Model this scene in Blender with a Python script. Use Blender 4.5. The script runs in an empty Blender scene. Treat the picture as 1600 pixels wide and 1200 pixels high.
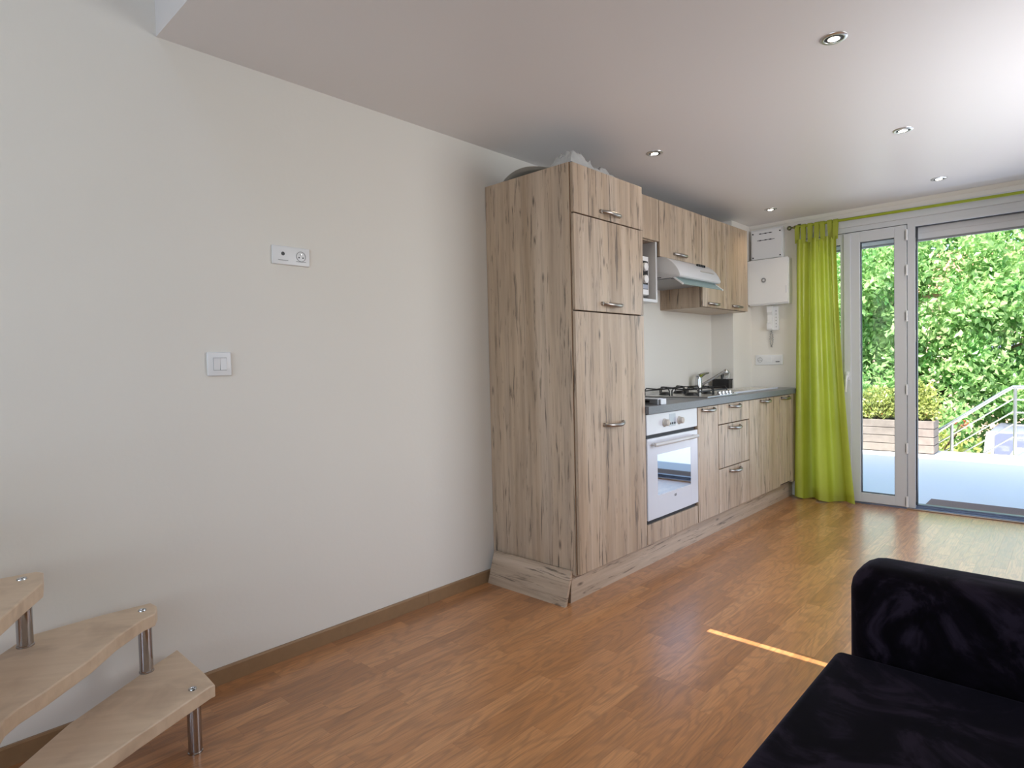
import bpy, bmesh, math, random
import numpy as np
from mathutils import Vector, Matrix, noise as mnoise

random.seed(7)
SC = bpy.context.scene
COL = SC.collection
R = math.radians

# ------------------------------------------------------------------ camera
F_PX, YAW, PITCH, ROLL = 952.82, 43.218, -1.8272, -1.3233
CAM = Vector((2.3283, 0.0, 1.1562))
ya, pi_, ro = R(YAW), R(PITCH), R(ROLL)
fw = Vector((-math.sin(ya) * math.cos(pi_), math.cos(ya) * math.cos(pi_), math.sin(pi_)))
rt = Vector((math.cos(ya), math.sin(ya), 0))
up = rt.cross(fw)
r2 = math.cos(ro) * rt + math.sin(ro) * up
u2 = -math.sin(ro) * rt + math.cos(ro) * up
cd = bpy.data.cameras.new('camera')
cam = bpy.data.objects.new('camera', cd)
COL.objects.link(cam)
M3 = Matrix((r2, u2, -fw)).transposed()
cam.matrix_world = Matrix.Translation(CAM) @ M3.to_4x4()
cd.sensor_fit = 'HORIZONTAL'
cd.sensor_width = 36.0
cd.lens = 36.0 * F_PX / 1600.0
cd.clip_start = 0.02
SC.camera = cam

# ------------------------------------------------------------------ sky, sun, exposure
SC.view_settings.view_transform = 'Standard'
SC.view_settings.look = 'None'
SC.view_settings.gamma = 1.0
SC.view_settings.use_curve_mapping = False
SC.view_settings.exposure = 0.25

SUN_DIR = Vector((0.10, 1.0, -1.343)).normalized()      # direction the light travels
world = bpy.data.worlds.new('world')
SC.world = world
world.use_nodes = True
wn = world.node_tree
wn.nodes.clear()
wo = wn.nodes.new('ShaderNodeOutputWorld')
wb = wn.nodes.new('ShaderNodeBackground')
ws = wn.nodes.new('ShaderNodeTexSky')
ws.sky_type = 'NISHITA'
ws.sun_disc = False
ws.sun_elevation = math.asin(-SUN_DIR.z)
ws.sun_rotation = math.atan2(-SUN_DIR.x, -SUN_DIR.y)
ws.air_density = 1.0
ws.dust_density = 2.0
wb.inputs['Strength'].default_value = 0.44
wn.links.new(ws.outputs[0], wb.inputs['Color'])
wn.links.new(wb.outputs[0], wo.inputs['Surface'])

sl = bpy.data.lights.new('sun', 'SUN')
sl.energy = 12.0
sl.angle = R(0.12)
sl.color = (1.0, 0.94, 0.84)
so = bpy.data.objects.new('sun', sl)
COL.objects.link(so)
so.rotation_euler = SUN_DIR.to_track_quat('-Z', 'Y').to_euler()
so.location = (0, -6, 9)

def area(name, loc, direction, sx, sy, energy, color):
    l = bpy.data.lights.new(name, 'AREA')
    l.shape = 'RECTANGLE'
    l.size, l.size_y = sx, sy
    l.energy = energy
    l.color = color
    o = bpy.data.objects.new(name, l)
    COL.objects.link(o)
    o.location = loc
    o.rotation_euler = Vector(direction).to_track_quat('-Z', 'Y').to_euler()
    return o
# added fill lamps: boosted door daylight, plus two made-up windows out of view
area('door_daylight_boost', (1.44, 5.60, 1.10), (0, -1, 0.0), 1.66, 1.95, 12, (0.74, 0.83, 1.0))  # extra lamp in the doorway, lifts the real daylight there
area('added_fill_back', (1.75, -1.72, 1.45), (0, 1, 0), 2.3, 1.9, 30, (0.68, 0.82, 1.0))  # added room fill, shining from an invented window
area('added_fill_side', (2.93, 3.35, 1.52), (-1, 0, 0.0), 1.6, 1.3, 29, (0.92, 0.94, 1.0))  # second added fill, brightens the kitchen from the side

# ------------------------------------------------------------------ materials
def nt(name):
    m = bpy.data.materials.new(name)
    m.use_nodes = True
    t = m.node_tree
    b = t.nodes['Principled BSDF']
    return m, t, b

def simple(name, col, rough=0.5, metal=0.0, spec=0.5, bump=0.0, bscale=60.0, var=0.0):
    m, t, b = nt(name)
    b.inputs['Base Color'].default_value = (*col, 1)
    b.inputs['Roughness'].default_value = rough
    b.inputs['Metallic'].default_value = metal
    b.inputs['Specular IOR Level'].default_value = spec
    if bump or var:
        geo = t.nodes.new('ShaderNodeNewGeometry')
        n = t.nodes.new('ShaderNodeTexNoise')
        n.inputs['Scale'].default_value = bscale
        n.inputs['Detail'].default_value = 5
        t.links.new(geo.outputs['Position'], n.inputs['Vector'])
        if bump:
            bp = t.nodes.new('ShaderNodeBump')
            bp.inputs['Strength'].default_value = bump
            bp.inputs['Distance'].default_value = 0.004
            t.links.new(n.outputs['Fac'], bp.inputs['Height'])
            t.links.new(bp.outputs['Normal'], b.inputs['Normal'])
        if var:
            mx = t.nodes.new('ShaderNodeMix'); mx.data_type = 'RGBA'
            mx.inputs[6].default_value = (*[c * (1 - var) for c in col], 1)
            mx.inputs[7].default_value = (*[min(1, c * (1 + var)) for c in col], 1)
            t.links.new(n.outputs['Fac'], mx.inputs[0])
            t.links.new(mx.outputs[2], b.inputs['Base Color'])
    return m

def ramp(t, src, stops):
    r = t.nodes.new('ShaderNodeValToRGB')
    el = r.color_ramp.elements
    while len(el) < len(stops):
        el.new(0.5)
    for e, (p, c) in zip(el, stops):
        e.position = p
        e.color = (*c, 1) if len(c) == 3 else c
    t.links.new(src, r.inputs['Fac'])
    return r.outputs['Color']

def vmath(t, op, a, b=None, val=None):
    n = t.nodes.new('ShaderNodeVectorMath'); n.operation = op
    t.links.new(a, n.inputs[0])
    if b is not None: t.links.new(b, n.inputs[1])
    if val is not None: n.inputs[1].default_value = val
    return n.outputs[0]

def fmath(t, op, a, b=None, val=None):
    n = t.nodes.new('ShaderNodeMath'); n.operation = op
    t.links.new(a, n.inputs[0])
    if b is not None: t.links.new(b, n.inputs[1])
    if val is not None: n.inputs[1].default_value = val
    return n.outputs[0]

def mixc(t, fac, a, b, mode='MIX'):
    n = t.nodes.new('ShaderNodeMix'); n.data_type = 'RGBA'; n.blend_type = mode
    if isinstance(fac, float): n.inputs[0].default_value = fac
    else: t.links.new(fac, n.inputs[0])
    for k, v in ((6, a), (7, b)):
        if isinstance(v, tuple): n.inputs[k].default_value = (*v, 1)
        else: t.links.new(v, n.inputs[k])
    return n.outputs[2]

def noise(t, vec, scale, detail=4, rough=0.55, dist=0.0):
    n = t.nodes.new('ShaderNodeTexNoise')
    n.inputs['Scale'].default_value = scale
    n.inputs['Detail'].default_value = detail
    n.inputs['Roughness'].default_value = rough
    n.inputs['Distortion'].default_value = dist
    t.links.new(vec, n.inputs['Vector'])
    return n.outputs['Fac']

def wood_decor(name, horizontal=False):
    """pale rustic oak laminate: bands, fine grain, dark cracks and knots along the grain"""
    m, t, b = nt(name)
    geo = t.nodes.new('ShaderNodeNewGeometry')
    oi = t.nodes.new('ShaderNodeObjectInfo')
    sep = t.nodes.new('ShaderNodeSeparateXYZ')
    t.links.new(geo.outputs['Position'], sep.inputs[0])
    xy = fmath(t, 'ADD', sep.outputs['X'], sep.outputs['Y'])
    rnd = fmath(t, 'MULTIPLY', oi.outputs['Random'], val=17.0)
    cmb = t.nodes.new('ShaderNodeCombineXYZ')
    a, l = (sep.outputs['Z'], xy) if horizontal else (xy, sep.outputs['Z'])
    t.links.new(fmath(t, 'ADD', a, rnd), cmb.inputs[0])
    t.links.new(l, cmb.inputs[1])
    t.links.new(rnd, cmb.inputs[2])
    v = cmb.outputs[0]
    band = noise(t, vmath(t, 'MULTIPLY', v, val=(13, 0.35, 1)), 1.0, 2, 0.5)
    grain = noise(t, vmath(t, 'MULTIPLY', v, val=(150, 5, 1)), 1.0, 5, 0.65)
    mid = noise(t, vmath(t, 'MULTIPLY', v, val=(24, 1.0, 1)), 1.0, 5, 0.6, 0.6)
    crack = noise(t, vmath(t, 'MULTIPLY', v, val=(52, 3.2, 1)), 1.0, 6, 0.62, 1.2)
    vo = t.nodes.new('ShaderNodeTexVoronoi')
    vo.inputs['Scale'].default_value = 1.0
    t.links.new(vmath(t, 'MULTIPLY', v, val=(9.5, 3.0, 1)), vo.inputs['Vector'])
    c1 = ramp(t, band, [(0.25, (0.395, 0.278, 0.178)), (0.5, (0.53, 0.40, 0.285)), (0.75, (0.62, 0.495, 0.38))])
    c2 = mixc(t, ramp(t, mid, [(0.30, (0, 0, 0)), (0.62, (1, 1, 1))]), mixc(t, 0.5, c1, (0.22, 0.15, 0.10)), c1)
    c3 = mixc(t, 0.55, c2, ramp(t, grain, [(0.25, (0.55, 0.55, 0.55)), (0.75, (1.12, 1.12, 1.12))]), 'MULTIPLY')
    c3 = mixc(t, 0.5, c2, c3)
    c4 = mixc(t, ramp(t, crack, [(0.56, (0, 0, 0)), (0.65, (0.85, 0.85, 0.85))]), c3, (0.095, 0.066, 0.045))
    knot = ramp(t, vo.outputs['Distance'], [(0.02, (0.95, 0.95, 0.95)), (0.10, (0, 0, 0))])
    c5 = mixc(t, knot, c4, (0.075, 0.05, 0.035))
    t.links.new(c5, b.inputs['Base Color'])
    b.inputs['Roughness'].default_value = 0.36
    b.inputs['Specular IOR Level'].default_value = 0.75
    bp = t.nodes.new('ShaderNodeBump')
    bp.inputs['Strength'].default_value = 0.12
    bp.inputs['Distance'].default_value = 0.002
    t.links.new(crack, bp.inputs['Height'])
    t.links.new(bp.outputs['Normal'], b.inputs['Normal'])
    return m

def floor_mat():
    """laminate strips: tone by strip, cathedral grain along y"""
    m, t, b = nt('laminate_strip')
    geo = t.nodes.new('ShaderNodeNewGeometry')
    at = t.nodes.new('ShaderNodeAttribute'); at.attribute_name = 'tone'
    tone = at.outputs['Fac']
    sh = fmath(t, 'MULTIPLY', tone, val=43.0)
    cmb = t.nodes.new('ShaderNodeCombineXYZ')
    t.links.new(sh, cmb.inputs[0]); t.links.new(sh, cmb.inputs[1])
    v = vmath(t, 'ADD', geo.outputs['Position'], cmb.outputs[0])
    fine = noise(t, vmath(t, 'MULTIPLY', v, val=(170, 6, 1)), 1.0, 4, 0.6)
    fld = noise(t, vmath(t, 'MULTIPLY', v, val=(9, 2.2, 1)), 1.0, 2, 0.45, 0.3)
    rings = fmath(t, 'SINE', fmath(t, 'MULTIPLY', fld, val=62.0))
    rings = fmath(t, 'MULTIPLY_ADD', rings, val=0.5); t.nodes[-1].inputs[2].default_value = 0.5
    base = ramp(t, tone, [(0.0, (0.375, 0.160, 0.056)), (0.35, (0.455, 0.200, 0.072)), (0.7, (0.515, 0.232, 0.087)), (1.0, (0.58, 0.275, 0.109))])
    c = mixc(t, ramp(t, rings, [(0.0, (0.7, 0.7, 0.7)), (0.6, (0, 0, 0))]), base, mixc(t, 0.5, base, (0.20, 0.10, 0.05)))
    c = mixc(t, ramp(t, fine, [(0.32, (0.8, 0.8, 0.8)), (0.58, (0, 0, 0))]), c, mixc(t, 0.55, c, (0.16, 0.08, 0.04)))
    t.links.new(c, b.inputs['Base Color'])
    rr = ramp(t, fine, [(0.2, (0.36, 0.36, 0.36)), (0.8, (0.28, 0.28, 0.28))])
    t.links.new(rr, b.inputs['Roughness'])
    b.inputs['Specular IOR Level'].default_value = 0.55
    b.inputs['Coat Weight'].default_value = 0.45
    b.inputs['Coat Roughness'].default_value = 0.22
    return m

def glass_mat(name, tint=(1, 1, 1), f0=1.45, rough=0.0):
    m = bpy.data.materials.new(name); m.use_nodes = True
    t = m.node_tree; t.nodes.clear()
    o = t.nodes.new('ShaderNodeOutputMaterial')
    tr = t.nodes.new('ShaderNodeBsdfTransparent'); tr.inputs[0].default_value = (*tint, 1)
    gl = t.nodes.new('ShaderNodeBsdfGlossy'); gl.inputs['Roughness'].default_value = rough
    fr = t.nodes.new('ShaderNodeFresnel'); fr.inputs[0].default_value = f0
    mx = t.nodes.new('ShaderNodeMixShader')
    t.links.new(fr.outputs[0], mx.inputs[0]); t.links.new(tr.outputs[0], mx.inputs[1]); t.links.new(gl.outputs[0], mx.inputs[2])
    t.links.new(mx.outputs[0], o.inputs[0])
    return m

def leafy(name, c_lo, c_hi, trans=0.45, scale=1.7):
    m = bpy.data.materials.new(name); m.use_nodes = True
    t = m.node_tree; t.nodes.clear()
    o = t.nodes.new('ShaderNodeOutputMaterial')
    geo = t.nodes.new('ShaderNodeNewGeometry')
    n1 = noise(t, geo.outputs['Position'], scale * 6, 3)
    rp = ramp(t, n1, [(0.3, c_lo), (0.7, c_hi)])
    d = t.nodes.new('ShaderNodeBsdfDiffuse'); tl = t.nodes.new('ShaderNodeBsdfTranslucent')
    t.links.new(rp, d.inputs[0]); t.links.new(rp, tl.inputs[0])
    mx = t.nodes.new('ShaderNodeMixShader'); mx.inputs[0].default_value = trans
    t.links.new(d.outputs[0], mx.inputs[1]); t.links.new(tl.outputs[0], mx.inputs[2])
    g = t.nodes.new('ShaderNodeBsdfGlossy'); g.inputs['Roughness'].default_value = 0.35
    m2 = t.nodes.new('ShaderNodeMixShader'); m2.inputs[0].default_value = 0.06
    t.links.new(mx.outputs[0], m2.inputs[1]); t.links.new(g.outputs[0], m2.inputs[2])
    t.links.new(m2.outputs[0], o.inputs[0])
    return m

def emit(name, col, s):
    m, t, b = nt(name)
    b.inputs['Base Color'].default_value = (*col, 1)
    b.inputs['Emission Color'].default_value = (*col, 1)
    b.inputs['Emission Strength'].default_value = s
    return m

def velvet():
    m, t, b = nt('black_velvet')
    geo = t.nodes.new('ShaderNodeNewGeometry')
    n = noise(t, geo.outputs['Position'], 5.5, 5, 0.62, 1.5)
    c = ramp(t, n, [(0.42, (0.0012, 0.0008, 0.0016)), (0.50, (0.003, 0.002, 0.004)), (0.60, (0.014, 0.010, 0.017))])
    t.links.new(c, b.inputs['Base Color'])
    b.inputs['Roughness'].default_value = 0.9
    b.inputs['Specular IOR Level'].default_value = 0.06
    b.inputs['Sheen Weight'].default_value = 0.07
    b.inputs['Sheen Roughness'].default_value = 0.35
    b.inputs['Sheen Tint'].default_value = (0.55, 0.5, 0.75, 1)
    n2 = noise(t, geo.outputs['Position'], 900, 2)
    bp = t.nodes.new('ShaderNodeBump'); bp.inputs['Strength'].default_value = 0.2; bp.inputs['Distance'].default_value = 0.001
    t.links.new(n2, bp.inputs['Height']); t.links.new(bp.outputs['Normal'], b.inputs['Normal'])
    return m

def tread_mat():
    m, t, b = nt('beech_tread')
    tc = t.nodes.new('ShaderNodeNewGeometry')
    mp = t.nodes.new('ShaderNodeMapping'); mp.inputs['Rotation'].default_value = (0, 0, R(-55))
    t.links.new(tc.outputs['Position'], mp.inputs['Vector'])
    g = noise(t, vmath(t, 'MULTIPLY', mp.outputs[0], val=(3, 34, 14)), 1.0, 5, 0.6)
    s = noise(t, mp.outputs[0], 7, 3, 0.55, 0.4)
    c = ramp(t, g, [(0.2, (0.66, 0.50, 0.35)), (0.75, (0.77, 0.61, 0.45))])
    c = mixc(t, ramp(t, s, [(0.50, (0, 0, 0)), (0.72, (0.5, 0.5, 0.5))]), c, (0.40, 0.28, 0.19))
    t.links.new(c, b.inputs['Base Color'])
    b.inputs['Roughness'].default_value = 0.45
    return m

MT = {}
MT['wall'] = simple('wall_paint', (0.80, 0.765, 0.70), 0.75, spec=0.25, bump=0.10, bscale=55)
MT['ceil'] = simple('ceiling_paint', (0.78, 0.755, 0.745), 0.42, spec=0.35, bump=0.03, bscale=18)
MT['white'] = simple('white_plastic', (0.80, 0.80, 0.80), 0.35)
MT['pvc'] = simple('window_pvc', (0.63, 0.64, 0.65), 0.35)
MT['enamel'] = simple('white_enamel', (0.64, 0.655, 0.71), 0.18)
MT['metal_white'] = simple('painted_white_metal', (0.60, 0.60, 0.605), 0.32)
MT['steel'] = simple('brushed_steel', (0.62, 0.61, 0.59), 0.30, 1.0)
MT['nickel'] = simple('satin_nickel', (0.38, 0.35, 0.32), 0.30, 1.0)
MT['chrome'] = simple('chrome', (0.55, 0.56, 0.58), 0.10, 1.0)
MT['darkchrome'] = simple('polished_tube', (0.42, 0.40, 0.40), 0.14, 1.0)
MT['alu'] = simple('aluminium_sill', (0.16, 0.19, 0.26), 0.35, 0.6)
MT['iron'] = simple('black_iron', (0.012, 0.012, 0.012), 0.45)
MT['black'] = simple('black_plastic', (0.014, 0.014, 0.015), 0.35)
MT['gasket'] = simple('dark_gasket', (0.03, 0.032, 0.036), 0.6)
MT['grey'] = simple('grey_plastic', (0.30, 0.30, 0.30), 0.45)
MT['knob'] = simple('beige_knob', (0.52, 0.48, 0.43), 0.4)
MT['display'] = simple('display_panel', (0.42, 0.46, 0.55), 0.12)
MT['wood'] = wood_decor('rustic_oak_upright')
MT['woodh'] = wood_decor('rustic_oak_level', True)
MT['carc'] = simple('dark_carcass_board', (0.10, 0.075, 0.055), 0.6)
MT['edge'] = simple('oak_edging', (0.30, 0.195, 0.12), 0.5, var=0.25, bscale=40)
MT['base'] = simple('oak_skirting', (0.285, 0.170, 0.085), 0.42, var=0.15, bscale=30)
MT['floor'] = floor_mat()
MT['under'] = simple('floor_underlay', (0.05, 0.028, 0.016), 0.8)
MT['top'] = simple('grey_stone_laminate', (0.145, 0.155, 0.175), 0.32, var=0.4, bscale=140)
MT['sink'] = simple('cream_resin_sink', (0.66, 0.63, 0.57), 0.28)
MT['tread'] = tread_mat()
MT['velvet'] = velvet()
MT['glass'] = glass_mat('window_glass', (0.96, 0.985, 0.98))
MT['visor'] = glass_mat('tinted_visor_glass', (0.84, 0.93, 0.92), 1.9)
_t = MT['visor'].node_tree
_d = _t.nodes.new('ShaderNodeBsdfDiffuse'); _d.inputs[0].default_value = (.50, .64, .62, 1)
_m = _t.nodes.new('ShaderNodeMixShader'); _m.inputs[0].default_value = .5
_o = [n for n in _t.nodes if n.type == 'OUTPUT_MATERIAL'][0]
_src = _o.inputs[0].links[0].from_socket
_t.links.new(_src, _m.inputs[1]); _t.links.new(_d.outputs[0], _m.inputs[2]); _t.links.new(_m.outputs[0], _o.inputs[0])
MT['ovenglass'] = simple('oven_window_glass', (0.55, 0.58, 0.60), 0.03, 1.0)
MT['plasticfilm'] = glass_mat('clear_film', (0.86, 0.88, 0.88), 1.45, 0.12)
_t = MT['plasticfilm'].node_tree
_d = _t.nodes.new('ShaderNodeBsdfDiffuse'); _d.inputs[0].default_value = (.80, .80, .78, 1)
_m = _t.nodes.new('ShaderNodeMixShader'); _m.inputs[0].default_value = .5
_o = [n for n in _t.nodes if n.type == 'OUTPUT_MATERIAL'][0]
_src = _o.inputs[0].links[0].from_socket
_t.links.new(_src, _m.inputs[1]); _t.links.new(_d.outputs[0], _m.inputs[2]); _t.links.new(_m.outputs[0], _o.inputs[0])
MT['paper'] = simple('pale_paper', (0.82, 0.79, 0.73), 0.7)
MT['curtain'] = leafy('lime_cloth', (0.45, 0.50, 0.045), (0.52, 0.57, 0.065), 0.38, 0.5)
MT['rodgreen'] = simple('olive_green_rod', (0.30, 0.36, 0.012), 0.4)
MT['finial'] = simple('bronze_finial', (0.16, 0.16, 0.08), 0.3, 0.7)
MT['lamp'] = emit('lamp_glow', (1.0, 0.90, 0.72), 9.0)
MT['terrace'] = simple('pale_terrace_tile', (0.78, 0.79, 0.80), 0.6, bump=0.1, bscale=30)
MT['matt'] = simple('brown_coir', (0.23, 0.16, 0.13), 0.95, bump=0.6, bscale=350, var=0.3)
MT['render'] = simple('outer_render', (0.70, 0.68, 0.64), 0.9)
MT['board'] = simple('weathered_board', (0.20, 0.168, 0.15), 0.8, var=0.4, bscale=14, bump=0.2)
MT['soil'] = simple('soil', (0.035, 0.022, 0.015), 1.0)
MT['leaf'] = leafy('tree_leaf', (0.12, 0.36, 0.08), (0.62, 0.80, 0.38), 0.5, 0.5)
MT['leafdark'] = leafy('deep_leaf', (0.08, 0.22, 0.05), (0.27, 0.42, 0.13), 0.45, 0.3)
MT['shrub'] = leafy('shrub_leaf', (0.30, 0.38, 0.08), (0.55, 0.58, 0.20), 0.45, 1.5)
MT['shrub2'] = leafy('shrub_red', (0.50, 0.10, 0.04), (0.60, 0.20, 0.08), 0.4, 1.5)
MT['bark'] = simple('bark', (0.09, 0.06, 0.04), 0.9, bump=0.5, bscale=30)
MT['grass'] = simple('garden_grass', (0.10, 0.17, 0.04), 1.0, var=0.3, bscale=6)
MT['carwhite'] = simple('car_paint', (0.72, 0.74, 0.78), 0.2)
MT['carroof'] = simple('grey_blue_roof', (0.20, 0.22, 0.32), 0.3)
MT['carglass'] = simple('car_glass', (0.16, 0.18, 0.30), 0.04, spec=1.0)  # lavender base colour stands in for reflected sky
MT['pink'] = simple('pink_render', (0.62, 0.42, 0.34), 0.9)
MT['tiles'] = simple('roof_tile', (0.42, 0.20, 0.12), 0.9)

# ------------------------------------------------------------------ mesh helpers (world coordinates)
class MB:
    def __init__(s): s.bm = bmesh.new()
    def box(s, x0, x1, y0, y1, z0, z1, bev=0.0, seg=2):
        r = bmesh.ops.create_cube(s.bm, size=1.0)
        vs = r['verts']
        for v in vs:
            v.co = Vector(((x0 + x1) / 2 + v.co.x * (x1 - x0), (y0 + y1) / 2 + v.co.y * (y1 - y0), (z0 + z1) / 2 + v.co.z * (z1 - z0)))
        if bev > 0:
            es = list({e for v in vs for e in v.link_edges})
            bmesh.ops.bevel(s.bm, geom=es, offset=bev, segments=seg, profile=0.5, affect='EDGES')
        return s
    def cyl(s, a, b, ra, rb=None, n=20, cap=True):
        a, b = Vector(a), Vector(b); rb = ra if rb is None else rb
        d = (b - a).normalized()
        q = d.to_track_quat('Z', 'Y')
        A = []; B = []
        for i in range(n):
            w = q @ Vector((math.cos(2 * math.pi * i / n), math.sin(2 * math.pi * i / n), 0))
            A.append(s.bm.verts.new(a + w * ra)); B.append(s.bm.verts.new(b + w * rb))
        for i in range(n):
            j = (i + 1) % n
            s.bm.faces.new((A[i], A[j], B[j], B[i]))
        if cap:
            s.bm.faces.new(A[::-1]); s.bm.faces.new(B)
        return s
    def tube(s, pts, r, n=10, closed=False):
        pts = [Vector(p) for p in pts]; k = len(pts)
        rs = r if isinstance(r, (list, tuple)) else [r] * k
        rings = []; ref = None
        for i, p in enumerate(pts):
            if closed: d = pts[(i + 1) % k] - pts[i - 1]
            else: d = pts[min(i + 1, k - 1)] - pts[max(i - 1, 0)]
            d.normalize()
            if ref is None:
                ref = Vector((0, 0, 1)) if abs(d.z) < 0.9 else Vector((1, 0, 0))
            u = (ref - d * ref.dot(d)).normalized(); ref = u; w = d.cross(u)
            rings.append([s.bm.verts.new(p + (u * math.cos(2 * math.pi * j / n) + w * math.sin(2 * math.pi * j / n)) * rs[i]) for j in range(n)])
        for i in range(k if closed else k - 1):
            A, B = rings[i], rings[(i + 1) % k]
            for j in range(n):
                s.bm.faces.new((A[j], A[(j + 1) % n], B[(j + 1) % n], B[j]))
        if not closed:
            s.bm.faces.new(rings[0][::-1]); s.bm.faces.new(rings[-1])
        return s
    def prism(s, poly, axis, a, b, bev=0.0):
        """poly: 2-D points in the two other axes (in x,y,z order); extruded along axis from a to b"""
        def P(q, h):
            if axis == 0: return (h, q[0], q[1])
            if axis == 1: return (q[0], h, q[1])
            return (q[0], q[1], h)
        A = [s.bm.verts.new(P(q, a)) for q in poly]; B = [s.bm.verts.new(P(q, b)) for q in poly]
        n = len(poly); fs = [s.bm.faces.new(A[::-1]), s.bm.faces.new(B)]
        for i in range(n):
            fs.append(s.bm.faces.new((A[i], A[(i + 1) % n], B[(i + 1) % n], B[i])))
        bmesh.ops.recalc_face_normals(s.bm, faces=fs)
        if bev:
            es = list({e for f in fs[:2] for e in f.edges})
            bmesh.ops.bevel(s.bm, geom=es, offset=bev, segments=2, profile=0.5, affect='EDGES')
        return s
    def lathe(s, prof, c, axis=(0, 0, 1), n=24):
        q = Vector(axis).to_track_quat('Z', 'Y'); c = Vector(c); rings = []
        for r, h in prof:
            rings.append([s.bm.verts.new(c + q @ Vector((r * math.cos(2 * math.pi * i / n), r * math.sin(2 * math.pi * i / n), h))) for i in range(n)])
        for A, B in zip(rings, rings[1:]):
            for i in range(n):
                s.bm.faces.new((A[i], A[(i + 1) % n], B[(i + 1) % n], B[i]))
        return s
    def ball(s, c, r, sub=2, sc=(1, 1, 1)):
        v = bmesh.ops.create_icosphere(s.bm, subdivisions=sub, radius=r)['verts']
        for x in v: x.co = Vector((x.co.x * sc[0], x.co.y * sc[1], x.co.z * sc[2])) + Vector(c)
        return s
    def grid(s, fn, nu, nv):
        V = [[s.bm.verts.new(fn(i / nu, j / nv)) for j in range(nv + 1)] for i in range(nu + 1)]
        for i in range(nu):
            for j in range(nv):
                s.bm.faces.new((V[i][j], V[i + 1][j], V[i + 1][j + 1], V[i][j + 1]))
        return s

def wloc(o):
    v = Vector((0, 0, 0))
    while o is not None:
        v += o.location; o = o.parent
    return v

def obj(name, mb, mat, parent=None, smooth=False, label=None, cat=None, group=None, kind=None, angle=40):
    bm = mb.bm
    cs = [v.co for v in bm.verts]
    lo = Vector([min(c[i] for c in cs) for i in range(3)]); hi = Vector([max(c[i] for c in cs) for i in range(3)])
    org = Vector(((lo.x + hi.x) / 2, (lo.y + hi.y) / 2, lo.z if parent is None else (lo.z + hi.z) / 2))
    bmesh.ops.translate(bm, verts=bm.verts, vec=-org)
    me = bpy.data.meshes.new(name)
    bm.to_mesh(me); bm.free()
    me.materials.append(MT[mat] if isinstance(mat, str) else mat)
    if smooth:
        me.shade_smooth()
        if angle: 
            try: me.set_sharp_from_angle(angle=R(angle))
            except Exception: pass
    o = bpy.data.objects.new(name, me)
    COL.objects.link(o)
    if parent is not None:
        o.parent = parent; o.location = org - wloc(parent)
    else:
        o.location = org
    tag(o, label, cat, group, kind)
    return o

def tag(o, label=None, cat=None, group=None, kind=None):
    if label: o['label'] = label
    if cat: o['category'] = cat
    if group: o['group'] = group
    if kind: o['kind'] = kind
    return o

def thing(name, loc, label, cat, group=None, kind=None):
    o = bpy.data.objects.new(name, None)
    o.empty_display_size = 0.1
    COL.objects.link(o); o.location = loc
    return tag(o, label, cat, group, kind)

def struct(name, mb, mat, **k):
    return obj(name, mb, mat, kind='structure', **k)

# ================================================================== SETTING
L, H = 5.357, 2.308
XR, YB = 3.0, -1.8          # right wall, back wall
VOID = 0.735                # edge of the ceiling over the stairs

# floor with single laminate strips
floor = struct('floor', MB().box(-0.1, XR + 0.1, YB - 0.1, L + 0.02, -0.12, -0.004), 'under', label='orange-brown laminate floor of narrow wooden strips', cat='floor')
SW = 0.0655
strips = []
rr = random.Random(3)
row = 0; x = 0.0
while x < XR - 0.005:
    x1 = min(x + SW, XR)
    y = YB - rr.uniform(0, 0.4)
    while y < L:
        ln = rr.choice((0.30, 0.42, 0.55, 0.68)) * rr.uniform(0.85, 1.15)
        y0, y1 = max(y, YB), min(y + ln, L - 0.002)
        if y1 - y0 > 0.02: strips.append((x, x1, y0, y1, rr.random()))
        y += ln
    x = x1
def strip_key(s):
    c = Vector(((s[0] + s[1]) / 2, (s[2] + s[3]) / 2, 0)); d = c - CAM
    z = d.dot(fw)
    if z < 0.3: return -1
    u = 800 + F_PX * d.dot(r2) / z; v = 600 - F_PX * d.dot(u2) / z
    hid = (c.x > 1.9 and c.y < 1.9) or (c.x < 0.53 and c.y > 2.3)
    if -40 < u < 1640 and v < 1240 and not hid: return (s[3] - s[2]) / z ** 2
    return 0
strips.sort(key=strip_key, reverse=True)
GAP = 0.00015
def strip_mesh(lst, name):
    V = []; Fc = []; T = []
    for (a, b, c, d, t) in lst:
        k = len(V)
        for zz in (-0.003, 0.0):
            V += [(a + GAP, c + GAP, zz), (b - GAP, c + GAP, zz), (b - GAP, d - GAP, zz), (a + GAP, d - GAP, zz)]
        Fc += [(k + 4, k + 5, k + 6, k + 7), (k, k + 1, k + 5, k + 4), (k + 1, k + 2, k + 6, k + 5), (k + 2, k + 3, k + 7, k + 6), (k + 3, k, k + 4, k + 7)]
        T += [t] * 8
    return V, Fc, T
def strip_obj(lst, name):
    V, Fc, T = strip_mesh(lst, name)
    o0 = Vector(V[0]) if len(lst) > 1 else Vector(((lst[0][0] + lst[0][1]) / 2, (lst[0][2] + lst[0][3]) / 2, 0))
    me = bpy.data.meshes.new(name)
    me.from_pydata([tuple(Vector(v) - o0) for v in V], [], Fc)
    a = me.attributes.new('tone', 'FLOAT', 'POINT'); a.data.foreach_set('value', T)
    me.materials.append(MT['floor'])
    o = bpy.data.objects.new(name, me); COL.objects.link(o)
    o.parent = floor; o.location = o0 - floor.location
    return o
for s in strips[:300]: strip_obj([s], 'floor_strip')
tag(strip_obj(strips[300:], 'floor_strip_field'), kind='stuff')

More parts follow.
